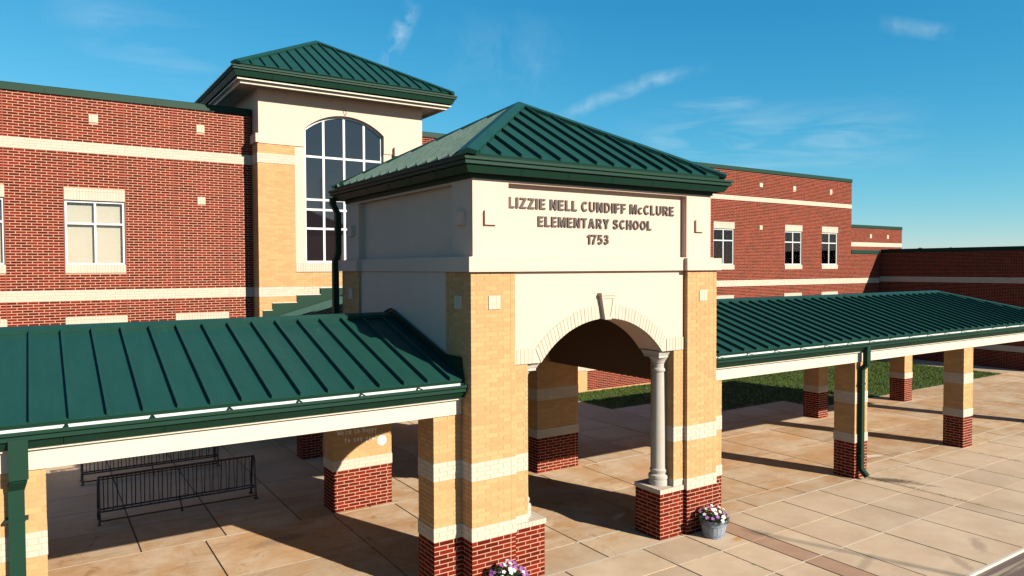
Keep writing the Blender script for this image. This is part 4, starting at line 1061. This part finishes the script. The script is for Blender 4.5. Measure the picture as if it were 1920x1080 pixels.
# connector roof between portico and tower
thC = thing('covered_walkway', 'short green gabled roof linking the portico to the tower', 'walkway', (W/2, 9.7, 0), 'covered walkways at the entrance')
bc = Bricks(thC, lambda c, n: c.x < 2 and c.z < 1, 120)
for a in (.36, W-.92):
    bc.pier('column', a, a+.56, 10.1, 10.67, KS)
bc.emit()
cxm = W/2; CH = 3.05; CE = -CH
ss = Vector((CH, 0, .85)); zc0 = RZ+.02-.85
ya, yb = 6.0, 13.47
roof_face(thC, (cxm-CH, yb, zc0), (0, -1, 0), ss, yb-ya, [(0, ss.length), (yb-ya, ss.length)], phase=.35)
roof_face(thC, (cxm+CH, ya, zc0), (0, 1, 0), (-CH, 0, .85), yb-ya, [(0, ss.length), (yb-ya, ss.length)], phase=.35)
cap(thC, (cxm, ya, RZ+.02), (cxm, yb, RZ+.02), (-.28, 0, 1), (.28, 0, 1), wd=.13)
eave(thC, (cxm-CH+.03, yb), (cxm-CH+.03, 6.4), (-1, 0), zc0-.1); eave(thC, (cxm+CH-.03, 6.4), (cxm+CH-.03, yb), (1, 0), zc0-.1)
box('ceiling', 'beam', thC, cxm-CH+.06, 6.4, 3.19, cxm+CH-.06, yb, 3.22)
for a in (.34, W-.94): box('beam', 'beam', thC, a, 5.9, 2.975, a+.6, yb, 3.188)
# stepped flashing on the tower wall
def zroof(x): return zc0+(.85/CH)*(x-(cxm-CH))
stp = [(.18, .48, 4.05), (.48, 1.27, 4.28), (1.27, 2.06, 4.52), (2.06, 2.86, 4.74)]
for s_ in (0, 1):
    for i, (a, b, z) in enumerate(stp):
        A_, B_ = (a, b) if not s_ else (2*cxm-b, 2*cxm-a)
        zz = zroof(a)-.02
        MB().box(A_+.001, TY-.032-.0012*i, zz, B_-.001, TY-.018, z).build('step_flashing', 'trim', thC)
        MB().box(A_-.004, TY-.034, z+.001, B_+.004, TY-.014, z+.022).build('flashing_edge', 'beam', thC)
MB().ext([(.3, TY-.05, zroof(.3)+.06), (cxm, TY-.05, zroof(cxm)+.06), (cxm, TY-.05, zroof(cxm)+.10), (.3, TY-.05, zroof(.3)+.10)], (0, .015, 0)).build('flashing_bar', 'trim', thC)

# ------------------------------------------------------------------ bike racks
def rack(label, x0, y, group):
    L_ = 3.2
    th = thing('bike_rack', label, 'bike rack', (x0+L_/2, y, 0), group)
    r = .024
    for x in (x0, x0+L_):
        MB().tube([(x, y-.24, 0), (x, y-.20, .25), (x, y-.125, .72), (x, y-.105, .86), (x, y-.06, .93), (x, y, .955), (x, y+.06, .93), (x, y+.105, .86), (x, y+.125, .72), (x, y+.20, .25), (x, y+.24, 0)], r, 8).build('end_frame', 'steel', th, smooth=True)
        for s in (-1, 1):
            MB().box(x-.045, y+s*.24-.05, .0, x+.045, y+s*.24+.05, .012).build('foot', 'steel', th)
        MB().tube([(x, y-.2, .24), (x, y+.2, .24)], .02, 6).build('cross_bar', 'steel', th)
    MB().tube([(x0, y, .955), (x0+L_, y, .955)], r, 8).build('top_rail', 'steel', th, smooth=True)
    for s in (-1, 1):
        MB().tube([(x0, y+s*.10, .235), (x0+L_, y+s*.10, .235)], .02, 8).build('lower_rail', 'steel', th, smooth=True)
    MB().tube([(x0, y-.235, .075), (x0+L_, y-.235, .075)], .018, 8).build('bottom_rail', 'steel', th, smooth=True)
    for i in range(1, 36):
        x = x0+L_*i/36; s = -1 if i % 2 else 1
        MB().tube([(x, y, .95), (x, y+s*.10, .235)], .011, 6).build('bar', 'steel', th)
    MB().tube([(x0+L_/2, y-.235, .08), (x0+L_/2, y-.235, 0)], .02, 8).build('support_leg', 'steel', th)
    MB().tube([(x0+L_/2, y-.235, .075), (x0+L_/2, y+.1, .235)], .018, 6).build('support_leg', 'steel', th)
rack('dark steel bike rack nearest the columns under the left walkway', -4.83, 7.52, 'bike racks under the left walkway')
rack('dark steel bike rack farther back, half hidden by the cream beam', -4.97, 11.0, 'bike racks under the left walkway')

# ------------------------------------------------------------------ flower tubs
def tub(label, cx, cy, seed):
    rd = random.Random(seed)
    th = thing('flower_tub', label, 'flower pot', (cx, cy, 0), 'flower tubs by the portico piers')
    H = .36; n = 18
    def rad(t): return .205+.07*t
    m_ = MB()
    for i in range(n):                                     # staves
        a0 = 2*math.pi*i/n+.012; a1 = 2*math.pi*(i+1)/n-.012
        P = []; Q = []
        for a, dr in ((a0, 0), (a1, 0), (a1, -.02), (a0, -.02)):
            P.append((cx+(rad(0)+dr)*math.cos(a), cy+(rad(0)+dr)*math.sin(a), .002)); Q.append((cx+(rad(1)+dr)*math.cos(a), cy+(rad(1)+dr)*math.sin(a), H))
        m_.loft(P, Q)
    t_ = m_.build('stave_wall', 'zinc', th)
    MB().lathe(cx, cy, [(rad(0)-.012, .004), (rad(.9)-.012, .9*H)], 24).build('inner_tub', 'hoop', t_)
    for z in (.07, .27):
        k = z/H
        MB().lathe(cx, cy, [(rad(k)-.006, z-.02), (rad(k)+.006, z-.02), (rad(k)+.011, z+.02), (rad(k)-.004, z+.02)], 32).build('hoop', 'hoop', th, smooth=True)
    MB().lathe(cx, cy, [(rad(1)-.025, H-.06), (rad(1)-.026, H-.02), (.02, H)], 24).build('soil', 'soil', th)
    lf = MB()
    def pt(rr):
        a = rd.uniform(0, 6.283); r = rr*math.sqrt(rd.random())
        return cx+r*math.cos(a), cy+r*math.sin(a), r
    for i in range(1500):
        x, y, r = pt(.31); z = H-.05+rd.random()*(.25-.85*max(0, r-.05)**1.35) if r < .27 else H-.04+rd.random()*.12
        a = rd.uniform(0, 6.283); s = rd.uniform(.014, .028); tl_ = rd.uniform(-.6, .9)
        d = Vector((math.cos(a), math.sin(a), tl_)).normalized(); k = d.cross(Vector((0, 0, 1))).normalized(); c = Vector((x, y, z))
        st_ = len(lf.v); lf.v += [tuple(c-d*s), tuple(c+k*s*.5), tuple(c+d*s), tuple(c-k*s*.5)]; lf.f.append((st_, st_+1, st_+2, st_+3))
    fo = lf.build('foliage', 'leaf', th, fix=False); fo['kind'] = 'stuff'
    pts = []
    tries = 0
    while len(pts) < 30 and tries < 4000:
        tries += 1
        x, y, r = pt(.325)
        z = H+.035+.20*(1-(r/.35)**2)+rd.uniform(-.02, .02)
        p = Vector((x, y, z))
        if any((p-q).length < .058 for q in pts): continue
        pts.append(p)
        out = (Vector((x-cx, y-cy, .22))*1.0+Vector((SUN.x, SUN.y, SUN.z))*.25+Vector((rd.uniform(-.1, .1), rd.uniform(-.1, .1), .1))).normalized()
        k1 = out.orthogonal().normalized(); k2 = out.cross(k1)
        purple = abs((x-cx)*.83-(y-cy)*.55)+rd.uniform(-.12, .12) > .15 or rd.random() < .12
        mb = MB(); s = rd.uniform(.034, .046)
        for i in range(5):
            a = i*1.2566+rd.uniform(-.1, .1); d = k1*math.cos(a)+k2*math.sin(a); e_ = out.cross(d)
            mb.v += [tuple(p), tuple(p+d*s*.55+e_*s*.42+out*.004), tuple(p+d*s+e_*s*.2+out*.002), tuple(p+d*s-e_*s*.2+out*.002), tuple(p+d*s*.55-e_*s*.42+out*.004)]
            b0 = len(mb.v)-5; mb.f.append((b0, b0+1, b0+2, b0+3, b0+4))
        f_ = mb.build('purple_pansy' if purple else 'white_pansy', 'ppurple' if purple else 'pwhite', th, fix=False)
        c = MB(); q = p+out*.004
        c.v = [tuple(q+k1*.006), tuple(q+k2*.006), tuple(q-k1*.006), tuple(q-k2*.006)]; c.f = [(0, 1, 2, 3)]
        c.build('flower_eye', 'pyellow', f_, fix=False)
tub('washed grey wooden tub of white and purple pansies by the right pier', 5.40, -.34, 5)
tub('tub of white and purple pansies at the foot of the left front pier', .46, -.36, 9)

# ------------------------------------------------------------------ flagpole in front of the school, out of frame; its soft shadow crosses the pavement
tip = Vector((6.35, -.9, 0)); hp = 13.0
base = tip + Vector((SUN.x, SUN.y, 0))*(hp/SUN.z)
lp = thing('flagpole', 'tall slim metal flagpole standing across the road in front', 'flagpole', (base.x, base.y, -.2))
MB().lathe(base.x, base.y, [(.30, -.2), (.30, .05), (.27, .08)], 20).build('concrete_base', 'kerb', lp)
MB().tube([(base.x, base.y, .05), (base.x, base.y, hp*.5), (base.x, base.y, hp)], [.08, .062, .036], 14).build('pole', 'steel', lp, smooth=True)
MB().lathe(base.x, base.y, [(.02, hp), (.07, hp+.04), (.09, hp+.09), (.07, hp+.14), (.02, hp+.18)], 14).build('finial', 'steel', lp, smooth=True)
